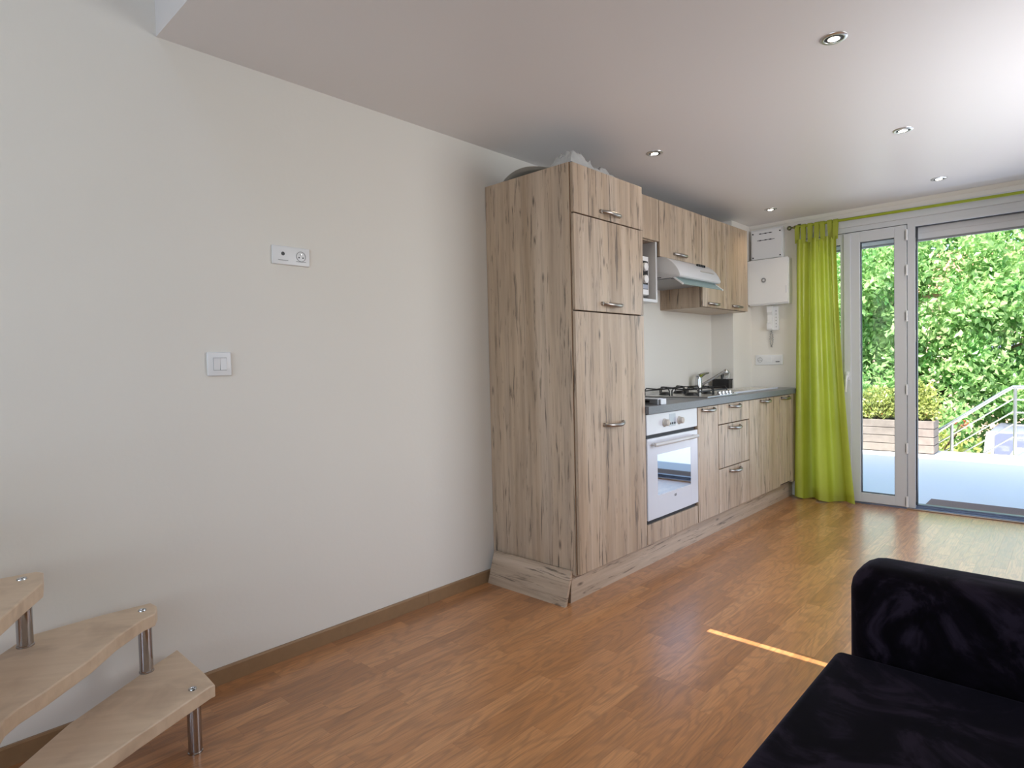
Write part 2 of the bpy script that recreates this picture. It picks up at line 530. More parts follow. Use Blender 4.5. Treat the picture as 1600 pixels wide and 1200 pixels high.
# walls
RIDGE_Y, RIDGE_Z, EAVE_Y, EAVE_Z = 1.8, 4.70, 5.75, 3.20
def gable(x0, x1, name, label):
    poly = [(YB - 0.1, -0.12), (L + 0.2, -0.12), (L + 0.2, 3.18), (RIDGE_Y, 4.6), (YB - 0.1, 3.4)]
    return struct(name, MB().prism(poly, 0, x0, x1), 'wall', label=label, cat='wall')
gable(-0.15, 0.0, 'wall_left', 'long off-white painted wall beside the stairs and kitchen')
# right wall with an opening for the added side window
wr = MB()
wy0, wy1, wz0, wz1 = 2.5, 4.2, 0.85, 2.22
wr.box(XR, XR + 0.15, YB - 0.1, wy0, -0.12, 2.6).box(XR, XR + 0.15, wy1, L + 0.2, -0.12, 2.6)
wr.box(XR, XR + 0.15, wy0, wy1, -0.12, wz0).box(XR, XR + 0.15, wy0, wy1, wz1, 2.6)
wr.prism([(YB - 0.1, 2.6), (L + 0.2, 2.6), (L + 0.2, 3.18), (RIDGE_Y, 4.6), (YB - 0.1, 3.4)], 0, XR, XR + 0.15)
struct('wall_right', wr, 'wall', label='white painted wall behind the black sofa', cat='wall')
# back wall, opened for the other added window
wbk = MB()
bx0, bx1, bz0, bz1 = 0.55, 2.95, 0.5, 2.45
wbk.box(-0.15, bx0, YB - 0.15, YB, -0.12, 3.4).box(bx1, XR + 0.15, YB - 0.15, YB, -0.12, 3.4)
wbk.box(bx0, bx1, YB - 0.15, YB, -0.12, bz0).box(bx0, bx1, YB - 0.15, YB, bz1, 3.4)
struct('wall_back', wbk, 'wall', label='white painted back wall with an added wide window', cat='wall')
def added_window(name, horiz, a0, a1, z0, z1, p, label):
    t = thing(name, (p, a0, z0) if not horiz else (a0, p, z0), label, 'window', kind='structure')
    def bb(mb, u0, u1, zz0, zz1, d0, d1):
        return mb.box(u0, u1, p + d0, p + d1, zz0, zz1) if horiz else mb.box(p + d0, p + d1, u0, u1, zz0, zz1)
    m = MB()
    for u0, u1, c, d in ((a0, a0 + .06, z0, z1), (a1 - .06, a1, z0, z1), (a0, a1, z0, z0 + .06), (a0, a1, z1 - .06, z1), ((a0 + a1) / 2 - .04, (a0 + a1) / 2 + .04, z0, z1)):
        bb(m, u0, u1, c, d, -.03, .03)
    obj('window_frame', m, 'pvc', t)
    for u0, u1 in ((a0 + .06, (a0 + a1) / 2 - .04), ((a0 + a1) / 2 + .04, a1 - .06)):
        obj('pane', bb(MB(), u0, u1, z0 + .06, z1 - .06, -.003, .003), 'glass', t)
    return t
added_window('added_window_back', True, bx0, bx1, bz0, bz1, YB - 0.10, 'added wide white framed window in the unseen back wall')  # unseen window, added to bring in more light
added_window('added_window_side', False, wy0, wy1, wz0, wz1, XR + 0.10, 'added white framed window in the wall by the sofa')  # unseen as well, added to hold the side fill lamp

# ceiling slab under the loft
struct('ceiling', MB().box(0.0, XR, VOID, L, H, 2.62), 'ceil', label='smooth off-white ceiling ending in a step over the stairs', cat='ceiling')
# end wall round the glazed doors
we = MB()
FX0, FX1, FZ1 = 0.575, 2.32, 2.25
we.box(0.0, FX0, L, L + 0.2, -0.12, 3.18).box(FX1, XR, L, L + 0.2, -0.12, 3.18).box(FX0, FX1, L, L + 0.2, FZ1, 3.18)
struct('wall_end', we, 'wall', label='white end wall around the glazed terrace doors', cat='wall')
struct('wall_chase', MB().box(0.0, 0.191, 4.978, L, 0.0, H), 'wall', label='boxed-in white pipe corner beside the worktop', cat='wall')
struct('trim_1', MB().prism([(L - 0.028, H), (L, H), (L, H - 0.024), (L - 0.006, H - 0.024)], 0, 0.192, XR), 'wall', label='slim white cornice above the curtain rod', cat='trim')

# roof with a skylight over the stairwell
sk_y0, sk_y1, sk_x0, sk_x1 = -0.506, 0.1, 0.866, 2.1
def zb(y): return 4.6 + (y - RIDGE_Y) / 3.0
bs = MB()
def slope(mb, x0, x1, y0, y1):
    mb.prism([(y0, zb(y0)), (y1, zb(y1)), (y1, zb(y1) + 0.1), (y0, zb(y0) + 0.1)], 0, x0, x1)
slope(bs, -0.3, XR + 0.3, YB - 0.35, sk_y0 - 0.0); slope(bs, -0.3, XR + 0.3, sk_y1, RIDGE_Y)
slope(bs, -0.3, sk_x0, sk_y0, sk_y1); slope(bs, sk_x1, XR + 0.3, sk_y0, sk_y1)
bs.prism([(RIDGE_Y, 4.6), (EAVE_Y, EAVE_Z - 0.1), (EAVE_Y, EAVE_Z), (RIDGE_Y, 4.70)], 0, -0.3, XR + 0.3)
struct('roof', bs, 'wall', label='pitched roof over the loft with a skylight', cat='roof')

# skirting
def skirt(name, y0, y1, label):
    return struct(name, MB().prism([(0.0, 0.0), (0.013, 0.0), (0.013, 0.056), (0.009, 0.061), (0.0, 0.061)], 1, y0, y1), 'base', label=label, cat='skirting')
skirt('baseboard_left', YB, 1.838, 'long brown wooden skirting board running behind the stair treads')
skirt('baseboard_left.001', 1.8395, 2.30, 'short brown skirting board length next to the tall cabinet')

# ------------------------------------------------------------------ glazed doors
win = thing('window_1', (FX0, L, 0), 'white glazed double door fixed beside the terrace opening', 'window', kind='structure')
PY0, PY1 = L + 0.006, L + 0.068
fr = MB()
fr.box(FX0, 0.612, PY0, PY1, 0, FZ1).box(1.362, 1.410, PY0 - 0.004, PY1, 0, 2.14).box(2.262, FX1, PY0, PY1, 0, 2.14)
fr.box(FX0, FX1, PY0 - 0.002, PY1, 2.134, 2.172).box(FX0, FX1, PY0 - 0.018, PY1, 2.172, FZ1, 0.004)
obj('window_frame', fr, 'pvc', win)
def leaf(x0, x1, y0, y1, z0, z1, gx0, gx1, gz0, gz1, parent, name='sash'):
    m = MB()
    m.box(x0, gx0, y0, y1, z0, z1, 0.004).box(gx1, x1, y0, y1, z0, z1, 0.004)
    m.box(gx0 - .002, gx1 + .002, y0, y1, z0, gz0, 0.004).box(gx0 - .002, gx1 + .002, y0, y1, gz1, z1, 0.004)
    s = obj(name, m, 'pvc', parent)
    yc = (y0 + y1) / 2
    g = MB()
    for a, b, c, d in ((gx0, gx0 + .004, gz0, gz1), (gx1 - .004, gx1, gz0, gz1), (gx0, gx1, gz0, gz0 + .004), (gx0, gx1, gz1 - .004, gz1)):
        g.box(a, b, yc - .014, yc + .014, c, d)
    obj('gasket', g, 'gasket', s)
    obj('pane', MB().box(gx0, gx1, yc - .002, yc + .002, gz0, gz1), 'glass', s)
    return s
sA = leaf(0.614, 0.948, PY0 - .012, PY1 - .008, 0.012, 2.128, 0.70, 0.908, 0.085, 2.045, win)
sB = leaf(0.951, 1.358, PY0 - .012, PY1 - .008, 0.012, 2.128, 1.047, 1.278, 0.085, 2.045, win)
# overlapping meeting strip with the lever handle
obj('meeting_strip', MB().box(0.935, 0.985, PY0 - .026, PY0 - .010, 0.02, 2.12, .004), 'pvc', sB)
hd = MB().cyl((0.962, PY0 - .026, 1.005), (0.962, PY0 - .06, 1.005), 0.010).tube([(0.962, PY0 - .058, 1.01), (0.961, PY0 - .062, 0.98), (0.955, PY0 - .064, 0.88)], [0.010, 0.010, 0.008])
hd.box(0.948, 0.976, PY0 - .034, PY0 - .024, 0.97, 1.04, .004)
obj('lever_handle', hd, 'white', sB, smooth=True)
for z in (0.055, 0.46, 0.90, 1.45, 1.79, 2.05):
    h = obj('hinge', MB().cyl((1.360, PY0 - .018, z - .04), (1.360, PY0 - .018, z + .04), 0.009, n=14), 'white', sB, smooth=True)
    obj('hinge_plate', MB().box(1.348, 1.357, PY0 - .020, PY0 - .010, z - .03, z + .03), 'gasket', h)
# opening: dark seal round the inside of the frame, lock keeps
sl_ = MB()
sl_.box(1.410, 1.418, PY0 + .018, PY1, 0.03, 2.106).box(2.254, 2.262, PY0 + .018, PY1, 0.03, 2.106).box(1.410, 2.262, PY0 + .018, PY1, 2.106, 2.134)
obj('seal', sl_, 'gasket', win)
kp = MB().box(1.409, 1.421, PY0 - .004, PY0 + .018, 2.106, 2.134)
obj('head_strip', MB().box(1.410, 2.262, PY0, PY0 + .018, 2.108, 2.134), 'pvc', win)
for z in (0.10, 0.72, 1.30, 1.98):
    obj('lock_keep', MB().box(1.408, 1.4125, PY0 - .001, PY0 + .016, z - .045, z + .045), 'steel', win)
struct('trim_2', MB().box(FX0, FX1, L - 0.004, L + 0.03, -0.004, 0.010).box(FX0, FX1, L + 0.03, L + 0.16, -0.05, 0.018).box(FX0, FX1, L + 0.055, L + 0.068, 0.018, 0.03), 'alu', label='grooved aluminium threshold of the terrace door', cat='threshold')
struct('trim_3', MB().box(1.36, FX1, L - 0.03, L - 0.004, -0.002, 0.008, 0.002), 'edge', label='dark wooden edging strip before the terrace threshold', cat='trim')
# door leaf swung open into the room beside the frame
dr = thing('door_1', (2.29, L, 0), 'white glazed door leaf swung open against the side wall', 'door', kind='structure')
m = MB()
dx0, dx1, dy0, dy1 = 2.275, 2.335, L - 0.86, L - 0.01
m.box(dx0, dx1, dy0, dy0 + .09, 0.014, 2.1).box(dx0, dx1, dy1 - .09, dy1, 0.014, 2.1).box(dx0, dx1, dy0 + .09, dy1 - .09, 0.014, 0.11).box(dx0, dx1, dy0 + .09, dy1 - .09, 2.01, 2.1)
obj('sash', m, 'pvc', dr)
obj('pane', MB().box(2.303, 2.307, dy0 + .09, dy1 - .09, 0.11, 2.01), 'glass', dr)
obj('lever_handle', MB().cyl((dx0, dy0 + .045, 1.0), (dx0 - .045, dy0 + .045, 1.0), .01).tube([(dx0 - .045, dy0 + .045, 1.0), (dx0 - .048, dy0 + .045, .88)], .009), 'white', dr, smooth=True)
# rolled-up shutter ends outside the head of the opening
rs = thing('roller_shutter', (1.44, L + 0.10, 2.03), 'white roller shutter rolled up above the terrace opening', 'shutter')
for k in range(5):
    z = 2.022 + k * 0.047
    obj('slat', MB().box(FX0 + .02, FX1 - .02, L + .100, L + .112, z, z + .0475, .003), 'white', rs)
obj('bottom_bar', MB().box(FX0 + .02, FX1 - .02, L + .097, L + .115, 2.006, 2.023, .003), 'grey', rs)

# ================================================================== KITCHEN
D = 0.58
DT = 0.018
TOPZ = 0.868
def bow_handle(parent, x, yc, z, ln=0.168, name='handle'):
    pts = []; rs = []
    n = 14
    for i in range(n + 1):
        u = -1 + 2 * i / n
        pts.append((x + 0.004 + 0.026 * (1 - abs(u) ** 3.2), yc + u * ln / 2, z - 0.006 * (1 - u * u)))
        rs.append(0.0075 + 0.0035 * (1 - u * u))
    m = MB().tube(pts, rs, 10)
    for sgn in (-1, 1):
        m.cyl((x - 0.001, yc + sgn * ln / 2, z), (x + 0.012, yc + sgn * ln / 2, z), 0.0105, 0.009, 12)
    return obj(name, m, 'nickel', parent, smooth=True, label='curved satin metal handle')
def front(parent, y0, y1, z0, z1, xf=D, handle=None, name='door', gap=0.003, mat='wood'):
    d = obj(name, MB().box(xf - DT, xf, y0 + gap, y1 - gap, z0 + gap, z1 - gap, 0.0015, 1), mat, parent)
    if handle: bow_handle(d, xf, handle[0], handle[1])
    return d
def carcass(parent, y0, y1, z0, z1, xf, dark=True, mat='wood', xb0=.002, top=True):
    """open-fronted shell: two sides, top, bottom, back"""
    t = 0.018; xb = xf - DT - 0.003
    mat = 'carc'
    m = MB().box(xb0, xb, y0, y0 + t, z0, z1).box(xb0, xb, y1 - t, y1, z0, z1)
    m.box(xb0, xb, y0 + t, y1 - t, z0, z0 + t).box(xb0, xb0 + 0.006, y0 + t, y1 - t, z0 + t, z1 - t)
    if top: m.box(xb0, xb, y0 + t, y1 - t, z1 - t, z1)
    else: m.box(xb - .06, xb, y0 + t, y1 - t, z1 - t, z1)      # front rail only
    if z0 < 0.2:
        for yy in (y0 + .05, y1 - .05):
            for xx in (xb0 + .07, .47):
                obj('leg', MB().cyl((xx, yy, 0), (xx, yy, z0 + .002), .016, .013, 10), 'black', parent)
    return obj('body', m, mat, parent)

# tall cabinet
T0, T1, TZ = 2.3009, 2.9214, 2.100
tc = thing('tall_cabinet', (0.3, 2.61, 0), 'tall rustic oak cabinet with three stacked doors, next to the oven', 'cabinet')
carcass(tc, T0 + 0.016, T1, 0.140, TZ - 0.002, D)
obj('side_panel', MB().box(0.002, D - 0.020, T0, T0 + 0.016, 0.138, TZ, 0.001, 1), 'wood', tc)
obj('edge_strip', MB().box(D - 0.021, D - 0.0185, T0 + 0.001, T0 + 0.017, 0.14, TZ - .001), 'edge', tc)
front(tc, T0 + 0.004, T1, 1.8637, TZ, handle=(2.61, 1.902))
front(tc, T0 + 0.004, T1, 1.4047, 1.8637, handle=(2.61, 1.448))
front(tc, T0 + 0.004, T1, 0.140, 1.4047, handle=(2.61, 0.845))
# loose plank leaning on its side
pk = MB()
pk.prism([(2.232, 0.0), (2.248, 0.001), (2.2995, 0.158), (2.2845, 0.163)], 0, 0.022, 0.541)
obj('kickboard', pk, 'woodh', label='loose rustic oak kickboard leaning against the side of the tall cabinet', cat='kickboard')
# plinth along the whole run
pl = MB().prism([(2.292, 0.0), (5.34, 0.0), (5.34, 0.136), (2.302, 0.136)], 0, 0.514, 0.530)
obj('plinth', pl, 'woodh', label='long rustic oak plinth on the floor under the kitchen units', cat='plinth')

# base units
Y0, Y1, Y2, Y3, Y4, Y5 = 2.9214, 3.5264, 3.8259, 4.3301, 4.9349, 5.195
bo = thing('oven_housing', (0.3, 3.22, 0), 'oak oven housing with a low front panel below the white oven', 'cabinet')
t_ = 0.016
obj('body', MB().box(0.002, .555, Y0, Y0 + t_, 0.14, TOPZ).box(0.002, .555, Y1 - t_, Y1, 0.14, TOPZ).box(0.002, .555, Y0 + t_, Y1 - t_, .235, .251).box(.002, .008, Y0 + t_, Y1 - t_, .251, TOPZ), 'wood', bo)
front(bo, Y0, Y1, 0.140, 0.256, name='filler_panel')
for yy in (Y0 + .05, Y1 - .05):
    for xx in (.07, .47):
        obj('leg', MB().cyl((xx, yy, 0), (xx, yy, .236), .016, .013, 10), 'black', bo)
def base_unit(name, y0, y1, label):
    t = thing(name, (0.3, (y0 + y1) / 2, 0), label, 'cabinet')
    carcass(t, y0, y1, 0.140, TOPZ - 0.001, D, xb0=.195 if y1 > 4.978 else .002, top=name != 'base_cabinet.001')
    return t
bn = base_unit('base_cabinet', Y1, Y2, 'narrow oak base cabinet with one door between oven and drawers')
front(bn, Y1 + .006, Y2, 0.140, TOPZ - .004, handle=(3.676, 0.842))
bd = base_unit('drawer_cabinet', Y2, Y3, 'oak base cabinet with three drawers')
for z0, z1 in ((0.140, 0.4345), (0.4345, 0.7275), (0.7275, TOPZ - .004)):
    front(bd, Y2, Y3, z0, z1, handle=(4.078, z1 - 0.030 if z1 < .8 else 0.842), name='drawer')
bk = base_unit('base_cabinet.001', Y3, Y4, 'wide oak base cabinet with one door under the sink')
front(bk, Y3, Y4, 0.140, TOPZ - .004, handle=(4.625, 0.842))
be = base_unit('base_cabinet.002', Y4, Y5, 'narrow oak base cabinet next to the green curtain')
front(be, Y4, Y5, 0.155, TOPZ - .004, handle=(5.046, 0.842))
obj('filler_strip', MB().box(.54, .578, Y5 + .002, 5.343, 0.14, TOPZ - .002), 'wood', be)

# worktop
WZ = 0.909
wt = MB()
sy0, sy1, sx0, sx1 = 4.36, 4.72, 0.125, 0.44          # basin cut-out
wt.box(0.0, 0.600, Y0 + .001, sy0, TOPZ, WZ, 0).box(0.0, sx0, sy0, sy1, TOPZ, WZ).box(sx1, 0.600, sy0, sy1, TOPZ, WZ)
wt.box(0.0, 0.600, sy1, 4.977, TOPZ, WZ).box(0.192, 0.600, 4.977, 5.345, TOPZ, WZ)
bmesh.ops.remove_doubles(wt.bm, verts=wt.bm.verts, dist=1e-5)
obj('worktop', wt, 'top', label='dark grey stone-look worktop over the oak base units', cat='worktop')

# oven
ov = thing('built_in_oven', (0.3, 3.22, .252), 'white built-in oven with two knobs and a dark window under the worktop', 'oven')
oa, ob = Y0 + .003, Y1 - .007
obj('oven_body', MB().box(0.03, D - .012, oa + .016, ob - .014, .2525, .862), 'gasket', ov)
cp = obj('control_panel', MB().box(D - .014, D + .004, oa, ob, .749, .864, .003), 'enamel', ov)
for y in (3.117, 3.290):
    k = obj('knob', MB().lathe([(0.0, 0.0), (.024, 0.0), (.0235, .004), (.019, .008), (.0185, .026), (.015, .029), (0.0, .029)], (D + .004, y, .806), (1, 0, 0)), 'knob', cp, smooth=True)
    obj('pointer', MB().box(D + .032, D + .0345, y - .003, y + .003, .793, .822), 'knob', k)
dp = obj('display', MB().box(D + .003, D + .0052, 3.172, 3.246, .778, .850), 'display', cp)
for y in (3.184, 3.209, 3.234):
    obj('button', MB().cyl((D + .005, y, .795), (D + .0085, y, .795), .0065, n=12), 'black', dp)
wy0_, wy1_, oz0, oz1 = 3.032, 3.425, .403, .632
m = MB()
m.box(D - .010, D + .006, oa, wy0_, .277, .729, .002).box(D - .010, D + .006, wy1_, ob, .277, .729, .002)
m.box(D - .010, D + .0055, wy0_ - .001, wy1_ + .001, .277, oz0, 0).box(D - .010, D + .0055, wy0_ - .001, wy1_ + .001, oz1, .729, 0)
od = obj('oven_door', m, 'enamel', ov)
obj('window_pane', MB().box(D - .006, D + .0052, wy0_, wy1_, oz0, oz1), 'ovenglass', od, label='dark mirror-like oven window')
ya_, yb_ = 2.972, 3.452
hb = MB().tube([(D + .034, ya_ - .012, .697), (D + .040, ya_, .697), (D + .040, yb_, .697), (D + .034, yb_ + .012, .697)], .0105, 12)
hb.cyl((D + .005, ya_ + .006, .697), (D + .038, ya_ + .006, .697), .009).cyl((D + .005, yb_ - .006, .697), (D + .038, yb_ - .006, .697), .009)
obj('handle', hb, 'metal_white', od, smooth=True)
lg = MB()
for a, b, c, d in ((-.013, -.010, .366, .379), (-.013, -.006, .376, .379), (-.004, .003, .376, .379), (-.004, -.001, .366, .379), (-.004, .003, .366, .369), (.006, .009, .366, .382), (.009, .014, .371, .374)):
    lg.box(D + .0052, D + .0062, 3.232 + a, 3.232 + b, c, d)
obj('logo', lg, 'black', od)

# upper units
US, UZ0, UZ1 = 0.3375, 1.538, 2.190
def upper(name, y0, y1, z0, label):
    t = thing(name, (0.16, (y0 + y1) / 2, z0), label, 'cabinet')
    carcass(t, y0, y1, z0, UZ1, US)
    return t
un = thing('microwave_shelf', (.16, 3.2, 1.53), 'wall unit with an open niche for the microwave and an oak flap above', 'cabinet')
N0, N1 = 2.924, 3.497
m = MB().box(.002, US - .002, N1 - .018, N1, 1.530, 1.915).box(.002, US - .002, N0, N0 + .018, 1.530, 1.915).box(.002, US - .002, N0 + .018, N1 - .018, 1.530, 1.548).box(.002, .010, N0 + .018, N1 - .018, 1.548, 1.915)
obj('niche', m, 'metal_white', un)
obj('body', MB().box(.002, US - .021, N0, N1 + .026, 1.916, UZ1 - .002), 'wood', un)
front(un, N0, 3.5264, 1.918, UZ1, xf=US, name='flap_door')
mw = thing('microwave', (.15, 3.2, 1.548), 'white microwave with a black control panel standing in the wall niche', 'microwave')
obj('body', MB().box(.02, .290, 2.99, 3.455, 1.575, 1.822, .006), 'metal_white', mw)
obj('microwave_door', MB().box(.290, .302, 2.992, 3.33, 1.578, 1.820, .003), 'black', mw)
fc = obj('control_panel', MB().box(.290, .300, 3.335, 3.453, 1.578, 1.820, .003), 'white', mw)
obj('panel_inset', MB().box(.300, .3015, 3.345, 3.442, 1.612, 1.79), 'black', fc)
for z in (1.752, 1.675):
    obj('knob', MB().lathe([(0, 0), (.027, 0), (.025, .014), (.02, .018), (0, .018)], (.3015, 3.402, z), (1, 0, 0)), 'white', fc, smooth=True)
obj('sticker', MB().box(.3013, .3022, 3.37, 3.438, 1.616, 1.642), 'display', fc)
for y in (3.03, 3.41):
    for xx in (.06, .25):
        obj('foot', MB().cyl((xx, y, 1.5475), (xx, y, 1.576), .014, .012, 12), 'black', mw)

uh = upper('hood_cabinet', 3.530, 4.1225, 1.828, 'oak wall cabinet with one door above the cooker hood')
front(uh, 3.530, 4.1225, 1.826, UZ1, xf=US, handle=(3.80, 1.864))
ua = upper('wall_cabinet', 4.1245, 4.530, UZ0, 'tall oak wall cabinet between the cooker hood and the corner wall cabinet')
ub = upper('wall_cabinet.001', 4.532, 4.930, UZ0, 'corner oak wall cabinet beside the white meter cabinet')
obj('side_panel', MB().box(.002, US - .021, 4.1225, 4.1245, UZ0, 1.8275), 'wood', ua)
for _u, _a, _b in ((ua, 4.1245, 4.530), (ub, 4.532, 4.930)):
    obj('bottom_panel', MB().box(.002, US - .021, _a, _b, UZ0 - .002, UZ0), 'woodh', _u)
front(ua, 4.1245, 4.530, UZ0, UZ1, xf=US, handle=(4.302, 1.567))
front(ub, 4.532, 4.930, UZ0, UZ1, xf=US, handle=(4.715, 1.570))

# cooker hood
ho = thing('cooker_hood', (.2, 3.825, 1.69), 'white curved cooker hood with a tinted glass visor', 'cooker hood')
prof = [(0.003, 1.826), (.315, 1.826), (.352, 1.823), (.385, 1.812), (.417, 1.789), (.445, 1.760), (.464, 1.730), (.475, 1.704), (.476, 1.694), (.468, 1.686), (.44, 1.686), (.003, 1.686)]
hy0, hy1 = 3.531, 4.1215
obj('hood_shell', MB().prism(prof, 1, hy0, hy1, 0.003), 'metal_white', ho, smooth=True, angle=30)
obj('filter_panel', MB().box(.03, .40, hy0 + .02, hy1 - .02, 1.681, 1.687), 'grey', ho)
obj('side_slot', MB().box(.30, .345, hy0 - .001, hy0 + .004, 1.689, 1.694), 'black', ho)
vis = MB().prism([(.430, 1.683), (.433, 1.686), (.492, 1.640), (.489, 1.637)], 1, hy0 + .006, hy1 - .006)
vs = obj('visor', vis, 'visor', ho, label='tinted glass visor')
for y in (hy0 + .004, hy1 - .010):
    obj('visor_bracket', MB().prism([(.428, 1.681), (.433, 1.690), (.496, 1.641), (.491, 1.633)], 1, y, y + .007), 'white', vs)
for i in range(5):
    y = 3.900 + i * .024
    obj('button', MB().box(.402, .420, y, y + .010, 1.792, 1.808, .002), 'black', ho)
obj('brand_strip', MB().prism([(.4515, 1.7525), (.4535, 1.7535), (.4575, 1.747), (.4555, 1.746)], 1, 3.86, 4.06), 'steel', ho)

# gas hob
hx0, hx1, ha, hb_ = 0.055, 0.548, 3.745, 4.215
hob = thing('gas_hob', (.3, 3.98, WZ), 'steel gas hob with black iron pan supports and front knobs', 'hob')
obj('hob_plate', MB().box(hx0, hx1, ha, hb_, WZ, WZ + .009, .004), 'steel', hob)
obj('hob_skirt', MB().box(hx0 + .004, hx1 - .004, ha + .004, hb_ - .004, WZ - .001, WZ + .001), 'black', hob)
burn = [(.17, 3.865), (.17, 4.095), (.375, 3.865), (.375, 4.095)]
for i, (bx, by) in enumerate(burn):
    rb = (.030, .044, .038, .026)[i]
    b_ = obj('burner', MB().lathe([(0, 0), (rb + .008, 0), (rb + .006, .008), (rb, .012), (rb, .016), (rb - .006, .020), (0, .021)], (bx, by, WZ + .009)), 'iron', hob, smooth=True)
for by in (3.865, 4.095):                       # one cast support for each pair of burners
    m = MB()
    z = WZ + .058; h = .0045
    for yy in (by - .105, by + .105):
        for xx0, xx1 in ((.075, .265), (.285, .475)):
            m.tube([(xx0, yy, WZ + .008), (xx0, yy, z - .014), (xx0 + .012, yy, z), ((xx0 + xx1) / 2, yy, z - .006), (xx1 - .012, yy, z), (xx1, yy, z - .014), (xx1, yy, WZ + .008)], h, 8)
    for xx in (.075, .475):
        m.tube([(xx, by - .105, z - .018), (xx, by + .105, z - .018)], h, 8)
    for bx in (.17, .375):
        for dx, dy in ((0, 1), (0, -1)):
            m.tube([(bx, by + dy * .105, z - .006), (bx, by + dy * .030, z)], h, 8)
    obj('pan_support', m, 'iron', hob)
for i in range(4):
    y = 3.99 + i * .055
    k = obj('knob', MB().lathe([(0, 0), (.019, 0), (.018, .005), (.014, .008), (.0135, .022), (.010, .025), (0, .025)], (.515, y, WZ + .009)), 'chrome', hob, smooth=True)

# sink with drainer
sk = thing('kitchen_sink', (.27, 4.75, WZ), 'cream inset sink with a ribbed drainer beside the hob', 'sink')
sx_0, sx_1, sa, sb = .050, .485, 4.30, 5.16
m = MB(); z0, z1 = WZ - .001, WZ + .008
m.box(sx_0, sx0 + .01, sa, 4.965, z0, z1).box(sx1 - .01, sx_1, sa, sb, z0, z1).box(sx0 + .01, sx1 - .01, sa, sy0 + .01, z0, z1)
m.box(sx0 + .01, sx1 - .01, sy1 - .01, 4.965, z0, z1).box(.200, sx1 - .01, 4.965, sb, z0, z1)
obj('sink_top', m, 'sink', sk)
m = MB()
m.box(sx0 + .01, sx0 + .014, sy0 + .01, sy1 - .01, .76, z1 - .001).box(sx1 - .014, sx1 - .01, sy0 + .01, sy1 - .01, .76, z1 - .001)
m.box(sx0 + .014, sx1 - .014, sy0 + .01, sy0 + .014, .76, z1 - .001).box(sx0 + .014, sx1 - .014, sy1 - .014, sy1 - .01, .76, z1 - .001).box(sx0 + .01, sx1 - .01, sy0 + .01, sy1 - .01, .756, .761)
obj('basin', m, 'sink', sk)
for i in range(6):
    xx = .225 + i * .035
    obj('drainer_rib', MB().box(xx, xx + .010, 4.78, 5.13, z1 - .001, z1 + .003), 'sink', sk)
obj('front_rim', MB().box(sx_1 - .012, sx_1 + .001, sa, sb, z0, z1 + .003, .002), 'enamel', sk)

# mixer tap
tp = thing('mixer_tap', (.082, 4.545, WZ + .008), 'chrome lever mixer tap with a long slanting spout at the sink', 'tap')
tx, ty = .088, 4.555
obj('tap_body', MB().lathe([(0, 0), (.031, 0), (.031, .006), (.027, .010), (.026, .090), (.023, .106), (0, .112)], (tx, ty, WZ + .007)), 'chrome', tp, smooth=True)
obj('lever', MB().tube([(tx, ty - .010, WZ + .110), (tx + .006, ty + .02, WZ + .124), (tx + .016, ty + .07, WZ + .138), (tx + .026, ty + .125, WZ + .144)], [.023, .020, .011, .006], 12), 'chrome', tp, smooth=True)
s0 = Vector((tx, ty, WZ + .036)); s1 = Vector((.195, 4.785, 1.058))
sp = obj('spout', MB().tube([s0, s0.lerp(s1, .5), s1, s1 + Vector((.010, .022, -.004)), s1 + Vector((.014, .030, -.014))], [.011, .011, .012, .022, .022], 14), 'chrome', tp, smooth=True)
obj('spray_head', MB().ball(s1 + Vector((.008, .014, -.004)), .027), 'chrome', sp, smooth=True)

# cutlery basket in the corner
cb = thing('cutlery_basket', (.13, 4.925, WZ + .008), 'black cutlery basket in the corner behind the tap', 'basket')
bx_0, bx_1, by0_, by1_, bz = .048, .188, 4.885, 4.960, WZ + .007
m = MB().box(bx_0, bx_1, by0_, by0_ + .004, bz, bz + .075).box(bx_0, bx_1, by1_ - .004, by1_, bz, bz + .075).box(bx_0, bx_0 + .004, by0_, by1_, bz, bz + .075).box(bx_1 - .004, bx_1, by0_, by1_, bz, bz + .075).box(bx_0, bx_1, by0_, by1_, bz, bz + .004)
obj('basket_box', m, 'black', cb)
obj('basket_rim', MB().box(bx_0 - .004, bx_1 + .004, by0_ - .004, by0_ + .005, bz + .070, bz + .079).box(bx_0 - .004, bx_1 + .004, by1_ - .005, by1_, bz + .070, bz + .079), 'black', cb)
obj('divider', MB().box(.095, .099, by0_, by1_, bz, bz + .072), 'black', cb)
for i, (xx, hh, lab) in enumerate(((.150, .135, 'longer steel fork standing handle up in the black basket'), (.165, .120, 'shorter steel spoon standing handle up in the black basket'))):
    cu = MB().tube([(xx, 4.925, bz + .005), (xx + .004, 4.93, bz + .06), (xx + .008, 4.935, bz + hh)], [.003, .003, .0065], 8)
    obj(('fork', 'spoon')[i], cu, 'steel', label=lab, cat='cutlery')
obj('dish_brush', MB().tube([(.115, 4.92, bz + .004), (.112, 4.93, bz + .08), (.108, 4.945, bz + .115)], [.010, .008, .016], 10).ball((.107, 4.947, bz + .125), .018), 'black', smooth=True, label='black dish brush standing in the cutlery basket', cat='brush')

